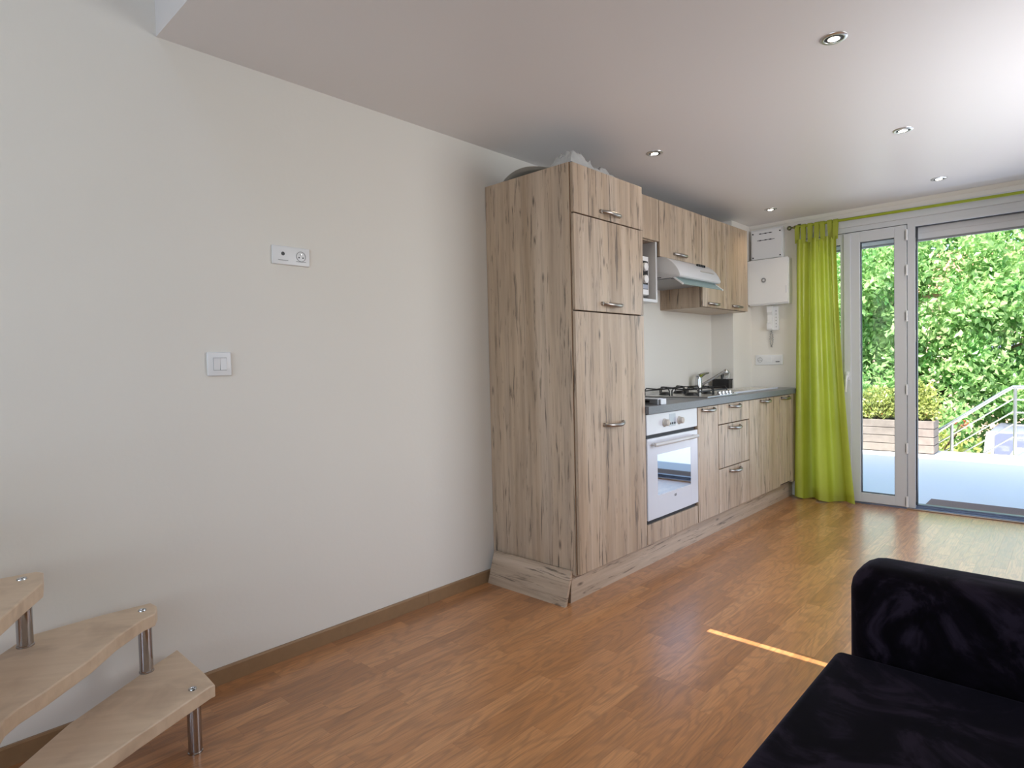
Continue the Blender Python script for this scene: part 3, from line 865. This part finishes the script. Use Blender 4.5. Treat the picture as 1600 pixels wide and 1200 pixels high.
# low white device at the front of the worktop
dv = thing('kitchen_scale', (.45, 3.2, WZ), 'flat white-rimmed grey device lying on the worktop above the oven', 'appliance')
obj('body', MB().box(.34, .576, 3.092, 3.142, WZ, WZ + .030, .006, 3), 'grey', dv, smooth=True)
obj('rim', MB().box(.336, .562, 3.086, 3.146, WZ + .028, WZ + .034, .003), 'enamel', dv)
obj('end_frame', MB().box(.558, .566, 3.084, 3.092, WZ, WZ + .032, .003), 'enamel', dv)
obj('end_frame', MB().box(.574, .583, 3.086, 3.146, WZ, WZ + .033, .003), 'enamel', dv)
obj('label_plate', MB().box(.36, .505, 3.0905, 3.0925, WZ + .009, WZ + .022), 'black', dv)

# things on top of the tall cabinet
random.seed(11)
def crumple(c, sc, amp, seed, sub=4):
    m = MB().ball((0, 0, 0), 1.0, sub)
    for v in m.bm.verts:
        p = v.co.copy()
        n1 = mnoise.noise(p * 2.2 + Vector((seed, 0, 0))); n2 = mnoise.turbulence(p * 4 + Vector((0, seed, 0)), 3, True)
        k = 1 + amp * (n1 + 0.6 * (n2 - .5))
        q = Vector((p.x * sc[0] * k, p.y * sc[1] * k, max(p.z, -0.35) * sc[2] * k))
        v.co = q + Vector(c)
    return m
def film(u, v):
    # thin crumpled film heaped along the front edge of the cabinet top
    x = .445 + .127 * u; y = 2.306 + .40 * v
    hgt = .062 * math.exp(-((v - .20) / .24) ** 2) + .036 * math.exp(-((v - .72) / .11) ** 2) + .010
    p = Vector((x, y, 0))
    hgt += .030 * abs(mnoise.noise(p * 22)) - .012 + .020 * abs(mnoise.noise(p * 48 + Vector((3, 1, 4)))) - .006
    e = max(0, min(1, 7 * u, 7 * (1 - u), 14 * v, 12 * (1 - v)))
    k = e ** .55
    w = Vector((.010 * mnoise.noise(p * 40 + Vector((9, 0, 0))) * (1 if .12 < u < .88 else 0), .016 * mnoise.noise(p * 35 + Vector((0, 9, 0))) * (1 if .06 < v < .94 else 0), 0))
    return Vector((x, y, TZ + .0006 + max(.001, hgt) * k)) + w * k
obj('plastic_bag', MB().grid(film, 60, 110), 'plasticfilm', smooth=True, angle=25, label='crumpled clear plastic bag on top of the tall cabinet', cat='bag')
def sheet(x0, x1, y0, y1, z, lift):
    m = MB().grid(lambda u, v: Vector((x0 + (x1 - x0) * u, y0 + (y1 - y0) * v, z + lift * math.sin(math.pi * u ** .8) * (.8 + .2 * math.sin(3 * v + .6)))), 20, 10)
    bmesh.ops.solidify(m.bm, geom=m.bm.faces[:], thickness=.0015)
    return m
pp = thing('paper_stack', (.28, 2.45, TZ), 'pale folded paper sheets lying on the tall cabinet beside a plastic bag', 'paper')
for (a, b, c, d, z, l) in ((.165, .405, 2.322, 2.60, TZ + .0016, .012), (.140, .422, 2.312, 2.62, TZ + .0032, .028), (.115, .436, 2.318, 2.63, TZ + .0048, .046)):
    obj('sheet', sheet(a, b, c, d, z, l), 'paper', pp, smooth=True)

# ================================================================== WALL FITTINGS
def plate_x(mb, y0, y1, z0, z1, d=.009, bev=.004): return mb.box(-.001, d, y0, y1, z0, z1, bev, 3)
s1_ = thing('wall_socket', (0, 1.195, 1.61), 'white double wall plate with aerial and power socket, above the light switch', 'socket')
obj('cover_plate', plate_x(MB(), 1.116, 1.275, 1.574, 1.648), 'white', s1_, smooth=True)
def ring_x(r, w, y, z, x): return MB().lathe([(r, 0), (r + w, 0), (r + w, .002), (r, .002), (r, -.002)], (x, y, z), (1, 0, 0))
obj('aerial_hole', MB().cyl((.006, 1.160, 1.617), (.0098, 1.160, 1.617), .0075, n=16), 'black', s1_)
pr_ = obj('power_socket', ring_x(.0185, .002, 1.236, 1.612, .0085), 'grey', s1_, smooth=True)
obj('pin', MB().cyl((.009, 1.236, 1.620), (.015, 1.236, 1.620), .003, n=10), 'steel', pr_)
for dy in (-.0085, .0085):
    obj('pin_hole', MB().cyl((.008, 1.236 + dy, 1.608), (.0095, 1.236 + dy, 1.608), .003, n=10), 'black', pr_)
for y in (1.160, 1.236):
    obj('label_slot', MB().box(.0085, .0096, y - .021, y + .021, 1.590, 1.5925), 'grey', s1_)
s2_ = thing('light_switch', (0, .901, 1.183), 'white double rocker light switch on the wall above the stairs', 'switch')
obj('cover_plate', plate_x(MB(), .858, .944, 1.139, 1.227, .010), 'white', s2_, smooth=True)
obj('switch_gap', MB().box(.009, .0104, .878, .926, 1.1595, 1.2065), 'grey', s2_)
for a, b, tl in ((.879, .9015, .0015), (.9025, .925, -.0015)):
    m = MB().prism([(.009, 1.161), (.0125 - tl, 1.161), (.0125 + tl, 1.205), (.009, 1.205)], 1, a, b)
    obj('rocker', m, 'white', s2_)

# end wall
fp = thing('junction_box', (.35, L, 2.0), 'small white junction box with four corner screws above the meter cabinet', 'junction box')
obj('box_body', MB().box(.215, .485, 5.318, L + .002, 2.0, 2.262), 'white', fp)
cv = obj('cover', MB().box(.225, .477, 5.300, 5.320, 2.006, 2.250, .004), 'white', fp)
for xx in (.238, .464):
    for z in (2.024, 2.226):
        obj('screw', MB().cyl((xx, 5.3012, z), (xx, 5.2975, z), .006, n=12), 'gasket', cv)
for z, a, b in ((2.222, .29, .40), (2.166, .275, .42)):
    obj('slot', MB().box(a, b, 5.2985, 5.301, z - .002, z + .002), 'gasket', cv)
    for q in (.3, .345, .385): obj('slot_tab', MB().box(q - .008, q + .008, 5.298, 5.3005, z - .004, z + .004), 'gasket', cv)
mc = thing('meter_cabinet', (.37, L, 1.62), 'large white meter cabinet with a round lock on the end wall', 'cabinet')
obj('box_body', MB().box(.210, .540, 5.282, L + .002, 1.612, 1.992, .003), 'white', mc)
md = obj('cabinet_door', MB().box(.200, .535, 5.268, 5.283, 1.622, 1.998, .003), 'white', mc)
lk = obj('lock', MB().lathe([(.009, 0), (.020, 0), (.020, .004), (.016, .006), (.009, .006), (.009, 0)], (.338, 5.2682, 1.822), (0, -1, 0)), 'grey', md, smooth=True)
obj('lock_core', MB().cyl((.338, 5.268, 1.822), (.338, 5.2645, 1.822), .009, n=16), 'white', lk)
obj('finger_grip', MB().box(.518, .524, 5.2655, 5.269, 1.70, 1.76), 'enamel', md)

ic = thing('intercom', (.39, L, 1.40), 'grey-white intercom handset on the wall under the meter cabinet', 'intercom')
obj('base_plate', MB().box(.352, .434, 5.335, L + .001, 1.396, 1.600, .004), 'white', ic)
m = MB().prism([(5.337, 1.402), (5.306, 1.402), (5.302, 1.412), (5.302, 1.452), (5.318, 1.475), (5.318, 1.530), (5.302, 1.552), (5.302, 1.594), (5.308, 1.602), (5.337, 1.602)], 0, .348, .390)
obj('handset', m, 'white', ic)
for i in range(6):
    obj('button', MB().cyl((.414, 5.3355, 1.425 + i * .027), (.414, 5.332, 1.425 + i * .027), .004, n=10), 'grey', ic)
pts = []
for i in range(90):
    u = i / 89; a = u * 2 * math.pi * 14
    if u < .5: px, pz = .372 - .012 * math.sin(u * 2 * math.pi), 1.398 - .145 * (u * 2)
    else: px, pz = .372 + .010 * math.sin((u - .5) * 2 * math.pi), 1.253 + .145 * ((u - .5) * 2)
    pts.append((px + .004 * math.cos(a), 5.343 + .004 * math.sin(a), pz))
obj('coiled_cord', MB().tube(pts, .0022, 6), 'grey', ic, smooth=True)

ts = thing('triple_socket', (.345, L, 1.14), 'white triple wall plate with socket and switch above the worktop', 'socket')
obj('cover_plate', MB().box(.230, .462, 5.346, L + .001, 1.103, 1.189, .004, 3), 'white', ts, smooth=True)
sr = obj('power_socket', MB().lathe([(.0185, 0), (.0215, 0), (.0215, .002), (.0185, .002), (.0185, -.002)], (.270, 5.3462, 1.147), (0, -1, 0)), 'grey', ts, smooth=True)
for dx, dz in ((0, .009), (-.008, -.004), (.008, -.004)):
    obj('pin_hole', MB().cyl((.270 + dx, 5.3465, 1.147 + dz), (.270 + dx, 5.345, 1.147 + dz), .003, n=10), 'black', sr)
obj('rocker', MB().box(.325, .370, 5.342, 5.347, 1.124, 1.170, .001), 'white', ts)
obj('module', MB().box(.398, .443, 5.342, 5.347, 1.124, 1.170, .001), 'white', ts)
obj('card_slot', MB().box(.404, .437, 5.3412, 5.3425, 1.126, 1.132), 'black', ts)

# ------------------------------------------------------------------ curtain and rod
RY, RZ = 5.262, 2.2235
rod = thing('curtain_rod', (1.7, RY, RZ), 'olive green curtain rod with a round end knob above the doors', 'curtain rod')
obj('rod', MB().cyl((.585, RY, RZ), (2.93, RY, RZ - .022), .0105, n=14), 'rodgreen', rod, smooth=True)
obj('finial', MB().cyl((.565, RY, RZ), (.592, RY, RZ), .007, n=12).ball((.552, RY, RZ), .019), 'finial', rod, smooth=True)
for xx in (.60, 2.60):
    b_ = MB().box(xx - .012, xx + .012, L - .006, L + .001, RZ - .03, RZ + .04).cyl((xx, L - .005, RZ + .010), (xx, RY + .006, RZ + .010), .006)
    b_.cyl((xx - .006, RY, RZ - .001), (xx + .006, RY, RZ - .001), .015)
    obj('bracket', b_, 'finial', rod)
cu = thing('curtain', (.78, RY, 0), 'lime green tab-top curtain gathered beside the terrace doors', 'curtain')
CTOP = 2.105
def cur_pt(u, v):
    # u across 0..1, v from top 0 to bottom 1
    z = CTOP + (0.012 - CTOP) * v
    xl = .614 - .016 * v ** 2
    xr_ = .908 + .028 * v + .100 * v ** 1.7
    x = xl + (xr_ - xl) * u
    amp = .020 + .034 * v ** .7
    ph = 2 * math.pi * (2.7 * u + .30 * math.sin(3.1 * u + 1.0))
    y = RY - .005 - .012 * v + amp * math.cos(ph + .5 * math.sin(2.2 * v)) * (.55 + .45 * math.sin(math.pi * min(1, max(0, u)) * .9 + .2))
    y += .010 * math.sin(2 * math.pi * 7.3 * u + 2 + 1.3 * v) * (1 - .6 * v)
    x += .012 * math.sin(2 * ph + 1) * (0.4 + .6 * v)
    z += .010 * math.sin(ph) * v * (1 if v > .9 else 0) + (.010 * math.sin(6 * u * 3.1) if v < .02 else 0)
    y = min(y, L - 0.022)
    return Vector((x, y, z))
cl_ = MB().grid(cur_pt, 120, 60)
cob = obj('cloth', cl_, 'curtain', cu, smooth=True, angle=0)
hem = MB().grid(lambda u, v: cur_pt(u, .968 + .030 * v) + Vector((0, -.0015, 0)), 120, 2)
obj('hem', hem, 'curtain', cob, smooth=True, angle=0)
for k in range(7):
    u = .02 + k * .16
    c = cur_pt(u, 0.0)
    w = .017
    cx = c.x
    def tabf(a, b, c=c, cx=cx):
        # strip looping over the rod
        t = a * 2 - 1
        if a < .42: f = a / .42; p = Vector((cx, c.y + (RY - .0145 - c.y) * f, c.z - .02 + (RZ - c.z + .02) * f))
        elif a > .58: f = (1 - a) / .42; p = Vector((cx, c.y + .004 + (RY + .0145 - c.y - .004) * f, c.z - .02 + (RZ - c.z + .02) * f))
        else:
            g = math.pi * (a - .42) / .16; p = Vector((cx, RY - .0145 * math.cos(g), RZ + .0145 * math.sin(g)))
        return p + Vector(((b - .5) * 2 * w, 0, 0))
    obj('tab', MB().grid(tabf, 26, 1), 'curtain', cu, smooth=True)

# ------------------------------------------------------------------ ceiling spots
def spot(x, y, label):
    t = thing('ceiling_spotlight', (x, y, H), label, 'spotlight', 'recessed ceiling spotlights')
    obj('trim_ring', MB().lathe([(.030, -.001), (.046, -.001), (.045, -.004), (.040, -.007), (.032, -.006), (.030, -.001)], (x, y, H + .0015)), 'steel', t, smooth=True)
    obj('gimbal', MB().lathe([(.0305, .0), (.0305, -.004), (.020, -.006), (.020, .0)], (x, y, H + .001)), 'gasket', t, smooth=True)
    obj('lamp_face', MB().lathe([(.0, -.007), (.015, -.0068), (.0205, -.004), (.0205, .001)], (x, y, H)), 'lamp', t, smooth=True)
    l = bpy.data.lights.new('spot_beam', 'SPOT')
    l.energy = 5; l.color = (1.0, .84, .62); l.spot_size = R(130); l.spot_blend = 1.0; l.shadow_soft_size = .03
    o = bpy.data.objects.new('spot_beam', l); COL.objects.link(o); o.parent = t; o.location = (0, 0, -.02)
    return t
spot(.587, 3.049, 'recessed ceiling spotlight right beside the tall oak cabinet')
spot(.554, 4.849, 'recessed ceiling spotlight in the corner by the junction box')
spot(1.662, 2.448, 'recessed ceiling spotlight of the row of three, farthest from the terrace doors')
spot(1.646, 3.688, 'recessed ceiling spotlight in the middle of the row of three')
spot(1.627, 4.872, 'recessed ceiling spotlight of the row of three, nearest the terrace doors')

# ================================================================== SOFA
sf = thing('sofa', (2.35, 1.0, 0), 'black velvet sofa with a padded armrest beside the laminate floor', 'sofa')
ax0, sy_a, sy_b = 1.872, .22, 1.665
def rbox(x0, x1, y0, y1, z0, z1, r, puff=0.0):
    m = MB().box(x0, x1, y0, y1, z0, z1, r, 5)
    return m
obj('base', rbox(1.895, 2.84, sy_a - .17, 1.84, .06, .28, .012), 'velvet', sf, smooth=True)
obj('seat_cushion', rbox(ax0, 2.60, sy_a, sy_b - .002, .27, .420, .022), 'velvet', sf, smooth=True)
obj('backrest', rbox(2.58, 2.86, sy_a, sy_b, .26, .84, .06), 'velvet', sf, smooth=True)
obj('armrest', rbox(1.893, 2.86, sy_b, 1.855, .055, .632, .062), 'velvet', sf, smooth=True)
obj('armrest', rbox(1.893, 2.86, sy_a - .19, sy_a, .055, .632, .062), 'velvet', sf, smooth=True)
for xx in (1.96, 2.78):
    for yy in (.10, 1.76):
        obj('foot', MB().cyl((xx, yy, 0), (xx, yy, .065), .022, .028, 14), 'black', sf)

# ================================================================== STAIRS
st = thing('staircase', (.9, -.36, 0), 'spiral staircase of beech treads on steel spacer tubes', 'staircase')
NW = Vector((.90, -.36))
def tread(poly, z, bolt):
    m = MB().prism(poly, 2, z - .040, z)
    es = [e for e in m.bm.edges if abs(e.verts[0].co.z - e.verts[1].co.z) < 1e-6]
    bmesh.ops.bevel(m.bm, geom=es, offset=.004, segments=2, profile=.5, affect='EDGES')
    t = obj('tread', m, 'tread', st)
    obj('bolt', MB().lathe([(0, .0015), (.0045, .0015), (.0055, .004), (.011, .004), (.0125, 0), (.0125, -.002)], (*bolt, z)), 'chrome', t, smooth=True)
    obj('bolt_socket', MB().cyl((*bolt, z), (*bolt, z + .0025), .0045, n=6), 'black', t)
    return t
def spacer(x, y, z0, z1):
    m = MB().lathe([(0, 0), (.0215, 0), (.0215, .004), (.0195, .006), (.0195, z1 - z0), (0, z1 - z0)], (x, y, z0))
    obj('spacer_tube', m, 'darkchrome', st, smooth=True)
tread([(.037, .711), (.285, .711), (.383, .705), (.386, .690), (.50, .462), (.58, .315), (.76, .02), (.90, -.30), (.80, -.36), (.66, -.06), (.42, .228), (.292, .352), (.112, .600)], .195, (.362, .648))
tread([(.075, .625), (.120, .629), (.150, .622), (.188, .604), (.206, .566), (.293, .472), (.395, .388), (.503, .273), (.549, .215), (.585, .186), (.640, .165), (.86, -.22), (.90, -.30), (.80, -.36), (.62, -.18), (.40, .05), (.20, .20), (.075, .300), (.066, .478)], .395, (.128, .585))
tread([(.130, .200), (.140, .320), (.165, .332), (.194, .327), (.276, .312), (.363, .266), (.431, .232), (.503, .196), (.62, .10), (.88, -.28), (.84, -.40), (.60, -.24), (.30, -.10), (.10, -.02), (.10, .10)], .595, (.193, .279))
tread([(.04, -.02), (.03, -.30), (.06, -.36), (.85, -.42), (.86, -.30), (.30, -.03)], .795, (.10, -.06))
tread([(.03, -.34), (.05, -.68), (.10, -.70), (.86, -.46), (.84, -.34)], .995, (.10, -.40))
tread([(.08, -.66), (.22, -1.02), (.30, -1.02), (.90, -.48), (.82, -.38)], 1.195, (.14, -.70))
spacer(.360, .650, 0, .156); spacer(.129, .590, .195, .356); spacer(.155, .285, .395, .556); spacer(.11, .03, .595, .756); spacer(.09, -.33, .795, .956); spacer(.12, -.67, .995, 1.156)
obj('newel_post', MB().cyl((.90, -.36, 0), (.90, -.36, 3.2), .045, n=24), 'darkchrome', st, smooth=True)

# ================================================================== TERRACE AND GARDEN
TE = 8.88
struct('terrace', MB().box(-2.5, 5.5, L + .16, TE, -.30, -.004), 'terrace', label='pale tiled terrace outside the glazed doors', cat='terrace')
struct('house_facade', MB().box(-2.5, -.16, L + .05, L + .2, -.3, 3.1).box(XR + .16, 5.5, L + .05, L + .2, -.3, 3.1), 'render', label='rendered house front beside the terrace doors', cat='wall')
obj('doormat', MB().box(1.44, 2.25, 5.53, 5.80, -.0045, .010, .004), 'matt', label='brown coir doormat outside the terrace threshold', cat='doormat')

# planter
pt_ = thing('planter_box', (.47, 8.6, 0), 'weathered wooden planter box at the edge of the terrace', 'planter')
px0, px1, py0, py1 = -.16, 1.058, 8.47, 8.80
bh = .090
for k in range(4):
    z = .006 + k * (bh + .006)
    obj('board', MB().box(px0, px1, py0, py0 + .022, z, z + bh, .004, 1), 'board', pt_)
    obj('board', MB().box(px0, px1, py1 - .022, py1, z, z + bh, .004, 1), 'board', pt_)
    obj('board', MB().box(px1 - .022, px1 + .004, py0 + .023, py1 - .023, z, z + bh, .004, 1), 'board', pt_)
    obj('board', MB().box(px0 - .004, px0 + .022, py0 + .023, py1 - .023, z, z + bh, .004, 1), 'board', pt_)
obj('soil', MB().box(px0 + .02, px1 - .02, py0 + .02, py1 - .02, -.003, .365), 'soil', pt_)

rng = np.random.default_rng(5)
def leaf_cloud(n, sampler, size, name, mat, parent, kind=None, droop=.5, parts=0, clear=(), zmin=None):
    """n folded leaves; sampler(n)->(n,3) points. The first `parts` of them become single leaves."""
    P = sampler(n)
    ok = np.ones(len(P), bool)
    for x0, x1, y0, y1, z0, z1 in clear:
        ok &= ~((P[:, 0] > x0) & (P[:, 0] < x1) & (P[:, 1] > y0) & (P[:, 1] < y1) & (P[:, 2] > z0) & (P[:, 2] < z1))
    if zmin is not None: ok &= P[:, 2] > zmin
    P = P[ok]; n = len(P)
    V = np.zeros((n, 6, 3)); 
    d = rng.normal(size=(n, 3)); d[:, 2] -= droop; d /= np.linalg.norm(d, axis=1)[:, None]
    s = rng.normal(size=(n, 3)); s -= d * (s * d).sum(1)[:, None]; s /= np.linalg.norm(s, axis=1)[:, None]
    nn = np.cross(d, s)
    ln = size * rng.uniform(.7, 1.3, n)[:, None]; w = ln * .30
    V[:, 0] = P; V[:, 1] = P + d * ln * .5 + s * w + nn * w * .35; V[:, 2] = P + d * ln * .95
    V[:, 3] = P + d * ln * .5 - s * w + nn * w * .35; V[:, 4] = P + d * ln * .5 - nn * w * .0; V[:, 5] = P + d * ln * 1.05 - nn * w * .3
    tri = np.array([[0, 1, 4], [4, 1, 2], [0, 4, 3], [4, 2, 3], [1, 5, 2], [2, 5, 3]])
    if parts:
        order = np.argsort((P ** 2 * 0 + (P - np.array(CAM)) ** 2).sum(1))
        V = V[order]
        for k in range(parts):
            me = bpy.data.meshes.new('leaf')
            c = V[k].mean(0)
            me.from_pydata([tuple(q) for q in V[k] - c], [], [tuple(q) for q in tri[:5]])
            me.materials.append(MT[mat])
            o = bpy.data.objects.new('leaf', me); COL.objects.link(o)
            o.parent = parent; o.location = Vector(c) - wloc(parent)
        V = V[parts:]; n -= parts
    me = bpy.data.meshes.new(name)
    F_ = (tri[None, :5] + (np.arange(n) * 6)[:, None, None]).reshape(-1, 3)
    org = Vector(V.reshape(-1, 3).mean(0))
    me.from_pydata((V.reshape(-1, 3) - np.array(org)).tolist(), [], F_.tolist())
    me.materials.append(MT[mat])
    o = bpy.data.objects.new(name, me); COL.objects.link(o)
    o.parent = parent; o.location = org - wloc(parent)
    if kind: o['kind'] = kind
    return o
def blob(c, r, shell=.35):
    c = np.array(c); r = np.array(r)
    def f(n):
        v = rng.normal(size=(n, 3)); v /= np.linalg.norm(v, axis=1)[:, None]
        q = rng.uniform(shell, 1, n) ** .5
        return c + v * r * q[:, None]
    return f
def clumps(c, r):
    c = np.array(c); r = np.array(r)
    def f(n):
        k = max(8, int(26 * r[0] * r[2]))
        v = rng.normal(size=(k, 3)); v /= np.linalg.norm(v, axis=1)[:, None]
        ctr = c + v * r * (rng.uniform(.45, 1, k) ** .5)[:, None]
        return ctr[rng.integers(0, k, n)] + rng.normal(size=(n, 3)) * np.array([.20, .16, .17])
    return f
def blobs(lst):
    fs = [clumps(c, r) for c, r in lst]
    w = np.array([r[0] * r[2] for c, r in lst]); w = w / w.sum()
    def f(n):
        k = rng.multinomial(n, w); return np.concatenate([g(int(m)) for g, m in zip(fs, k)])
    return f
# plants in the planter
for i, (xx, wd, hh, lab) in enumerate(((.06, .28, .32, 'yellow-green shrub at the planter box end farthest from the railing'), (.48, .27, .30, 'yellow-green shrub in the middle of the planter box'), (.875, .25, .36, 'yellow-green shrub at the railing end of the planter box'))):
    t = thing('planter_shrub', (xx, 8.63, .365), lab, 'shrub', 'shrubs in the planter box')
    m = MB()
    for k in range(6):
        a = k * 1.05
        m.tube([(xx, 8.63, .34), (xx + .06 * math.cos(a), 8.635 + .05 * math.sin(a), .48), (xx + .16 * math.cos(a), 8.63 + .10 * math.sin(a), .60)], [.008, .006, .003], 6)
    obj('stem', m, 'bark', t)
    leaf_cloud(2300, blob((xx, 8.635, .40 + hh * .28), (wd, .165, hh), .05), .045, 'foliage', 'shrub', t, 'stuff', -.7, zmin=.398)
    leaf_cloud(40, blob((xx, 8.59, .45), (wd * .8, .09, .06), .1), .035, 'orange_shoots', 'shrub2', t, 'stuff', -.6, zmin=.40)

# railing of the outside steps
rl = thing('stair_railing', (1.6, 8.97, -1.2), 'sloping stainless steel railing of the outside steps', 'railing')
ry = 8.96
A_ = Vector((1.715, ry, .772)); slope_ = (.766 - .255) / (1.73 - 1.078)
def down(x, z): return Vector((x, ry, z - slope_ * (1.715 - x)))
obj('handrail', MB().tube([down(.30, .762), down(1.66, .762), Vector((1.735, ry, .768)), Vector((3.6, ry, .768))], .021, 12), 'steel', rl, smooth=True)
for xx, zt in ((1.755, .755), (2.7, .755), (1.165, .762 - slope_ * .55), (.60, .762 - slope_ * 1.115)):
    obj('post', MB().cyl((xx, ry, (-.035 if xx > 1.7 else -.035 - (int((1.70 - xx) / .217) + 1) * .17)), (xx, ry, zt), .018, n=14), 'steel', rl, smooth=True)
for k in range(4):
    dz = .145 * (k + 1)
    obj('sloping_bar', MB().tube([down(.30, .762 - dz), down(1.745, .762 - dz)], .0075, 8), 'steel', rl, smooth=True)
    obj('level_bar', MB().tube([(1.745, ry, .768 - dz), (3.6, ry, .768 - dz)], .0075, 8), 'steel', rl, smooth=True)
GZ = -1.35
stp = thing('garden_steps', (1.0, 9.4, GZ), 'pale outside steps going down from the terrace', 'steps')
for k in range(7):
    x1 = 1.70 - k * .217
    obj('step', MB().box(x1 - .217, x1, TE - .001, 9.85, GZ - .05, -.03 - (k + 1) * .17), 'terrace', stp)
obj('landing', MB().box(1.70, 3.6, TE - .001, 9.85, GZ - .05, -.03), 'terrace', stp)
struct('garden_ground', MB().box(-22, 24, TE, 40, GZ - .2, GZ), 'grass', label='green garden ground below the terrace', cat='ground')

# parked car behind the railing
car = thing('car', (3.3, 11.75, GZ), 'white parked car with windows coloured like reflected sky behind the railing', 'car')
cx, cy0, cy1 = 1.22, 10.95, 12.55
body = [(cx, -1.1), (cx + .02, -.62), (cx + .10, -.46), (cx + 3.2, -.50), (cx + 4.1, -.60), (cx + 4.3, -.75), (cx + 4.3, -1.12)]
obj('car_body', MB().prism(body, 1, cy0, cy1, .03), 'carwhite', car, smooth=True)
cab = [(cx + .03, -.50), (cx + .09, .01), (cx + .14, .045), (cx + 2.2, .045), (cx + 3.1, -.52)]
obj('cabin', MB().prism(cab, 1, cy0 + .06, cy1 - .06, .02), 'carroof', car, smooth=True)
obj('pillar', MB().prism([(cx + .03, -.50), (cx + .085, .035), (cx + .18, .04), (cx + .165, -.50)], 1, cy0 + .04, cy0 + .10), 'carwhite', car)
for a in ([(cx + .17, -.42), (cx + .19, .022), (cx + .95, .022), (cx + .96, -.42)], [(cx + 1.02, -.42), (cx + 1.01, .022), (cx + 1.72, .022), (cx + 1.74, -.42)], [(cx + 1.80, -.42), (cx + 1.78, .022), (cx + 2.16, .022), (cx + 2.80, -.42)]):
    obj('window', MB().prism(a, 1, cy0 + .045, cy0 + .075), 'carglass', car)
for xx in (cx + .85, cx + 3.45):
    for yy in (cy0 + .02, cy1 - .22):
        w = obj('wheel', MB().cyl((xx, yy, GZ + .31), (xx, yy + .2, GZ + .31), .31, n=24), 'black', car, smooth=True)
        obj('hub_cap', MB().cyl((xx, yy - .004, GZ + .31), (xx, yy + .205, GZ + .31), .19, n=20), 'steel', w, smooth=True)

# trees
def tree(name, base, lst, n, size, mat, label, parts=0, th=.16, group='trees beyond the terrace'):
    t = thing(name, base, label, 'tree', group)
    bx, by, bz_ = base
    m = MB().tube([(bx, by, bz_), (bx + .1, by, bz_ + 1.5), (bx - .05, by + .1, bz_ + 3.2)], [th, th * .8, th * .5], 10)
    for c, r in lst:
        m.tube([(bx + .05, by, bz_ + 1.2), ((bx + c[0]) / 2, (by + c[1]) / 2, (bz_ + 1.4 + c[2]) / 2 + .3), c], [th * .5, th * .32, th * .12], 7)
    obj('trunk', m, 'bark', t)
    leaf_cloud(n, blobs(lst), size, 'foliage', mat, t, 'stuff', .6, parts, clear=[(1.05, 5.8, 10.75, 12.75, -2, .24)])
    return t
tree('leafy_tree', (.1, 13.3, GZ), [((.2, 12.4, 2.2), (1.5, .9, 1.3)), ((-1.6, 12.8, 1.6), (1.4, .9, 1.6)), ((1.6, 12.6, 1.3), (1.2, .8, 1.2)), ((.3, 12.3, .3), (1.7, .8, 1.0)), ((-.6, 13.2, 3.7), (1.8, 1.0, 1.2)), ((1.9, 13.3, 3.1), (1.1, .9, 1.0)), ((-1.9, 12.6, -.1), (1.3, .8, 1.0))], 62000, .108, 'leaf', 'broad bright green tree filling the view beyond the planter', parts=300)
tree('leafy_tree.001', (2.9, 16.4, GZ), [((3.0, 16.3, 1.0), (1.9, 1.0, 1.8)), ((1.45, 16.4, -.1), (1.3, .9, 1.2)), ((3.7, 16.4, 3.2), (1.6, 1.0, 1.5)), ((1.4, 16.5, 1.9), (1.2, .8, 1.4))], 14000, .15, 'leafdark', 'darker green tree standing behind the parked car')
tree('leafy_tree.002', (-3.9, 16.4, GZ), [((-4.2, 16.3, 1.2), (2.0, 1.1, 2.0)), ((-4.0, 16.3, 3.6), (1.8, 1.1, 1.4)), ((-2.1, 16.5, 1.2), (1.5, .9, 2.0)), ((-2.1, 16.6, 3.8), (1.5, .9, 1.6))], 15000, .16, 'leafdark', 'dense dark green tree behind the planter end farthest from the railing')
hd_ = thing('flowering_bush', (.5, 10.4, GZ), 'low yellow-green bush with red flowers below the railing', 'bush')
sm_ = MB().tube([(.5, 10.4, GZ), (.5, 10.4, -.3)], [.05, .02], 8)
for fx, fy, fz in ((1.09, 10.22, .19), (1.15, 10.26, .24), (1.12, 10.30, .16)):
    sm_.tube([(.5, 10.4, -.75), (.86, 10.34, -.25), (fx, fy, fz)], [.012, .009, .005], 6)
obj('stem', sm_, 'bark', hd_)
leaf_cloud(3800, blobs([((.7, 10.32, -.42), (.38, .26, .45)), ((.25, 10.35, -.3), (.4, .28, .5))]), .10, 'foliage', 'shrub', hd_, 'stuff', .4, clear=[(1.05, 5.8, 10.75, 12.75, -2, .4), (-2, 3, 8, 9.97, -2, .5)])
leaf_cloud(16, blob((1.12, 10.25, .22), (.07, .08, .08), .1), .05, 'flowers', 'shrub2', hd_, 'stuff', 0)
# house behind the trees
hs = thing('neighbour_house', (1.5, 22, GZ), 'pale pink house behind the trees', 'house')
obj('wall', MB().box(-3.0, 6.5, 21, 27, GZ - .1, 3.0), 'pink', hs)
obj('roof', MB().prism([(20.6, 2.95), (27.4, 2.95), (24, 4.5)], 0, -3.4, 6.9), 'tiles', hs)
for xx in (-1.6, .6, 2.8, 5.0):
    w = obj('window', MB().box(xx - .5, xx + .5, 20.96, 21.02, .3, 1.7), 'white', hs)
    obj('pane', MB().box(xx - .42, xx + .42, 20.94, 20.97, .38, 1.62), 'carglass', w)
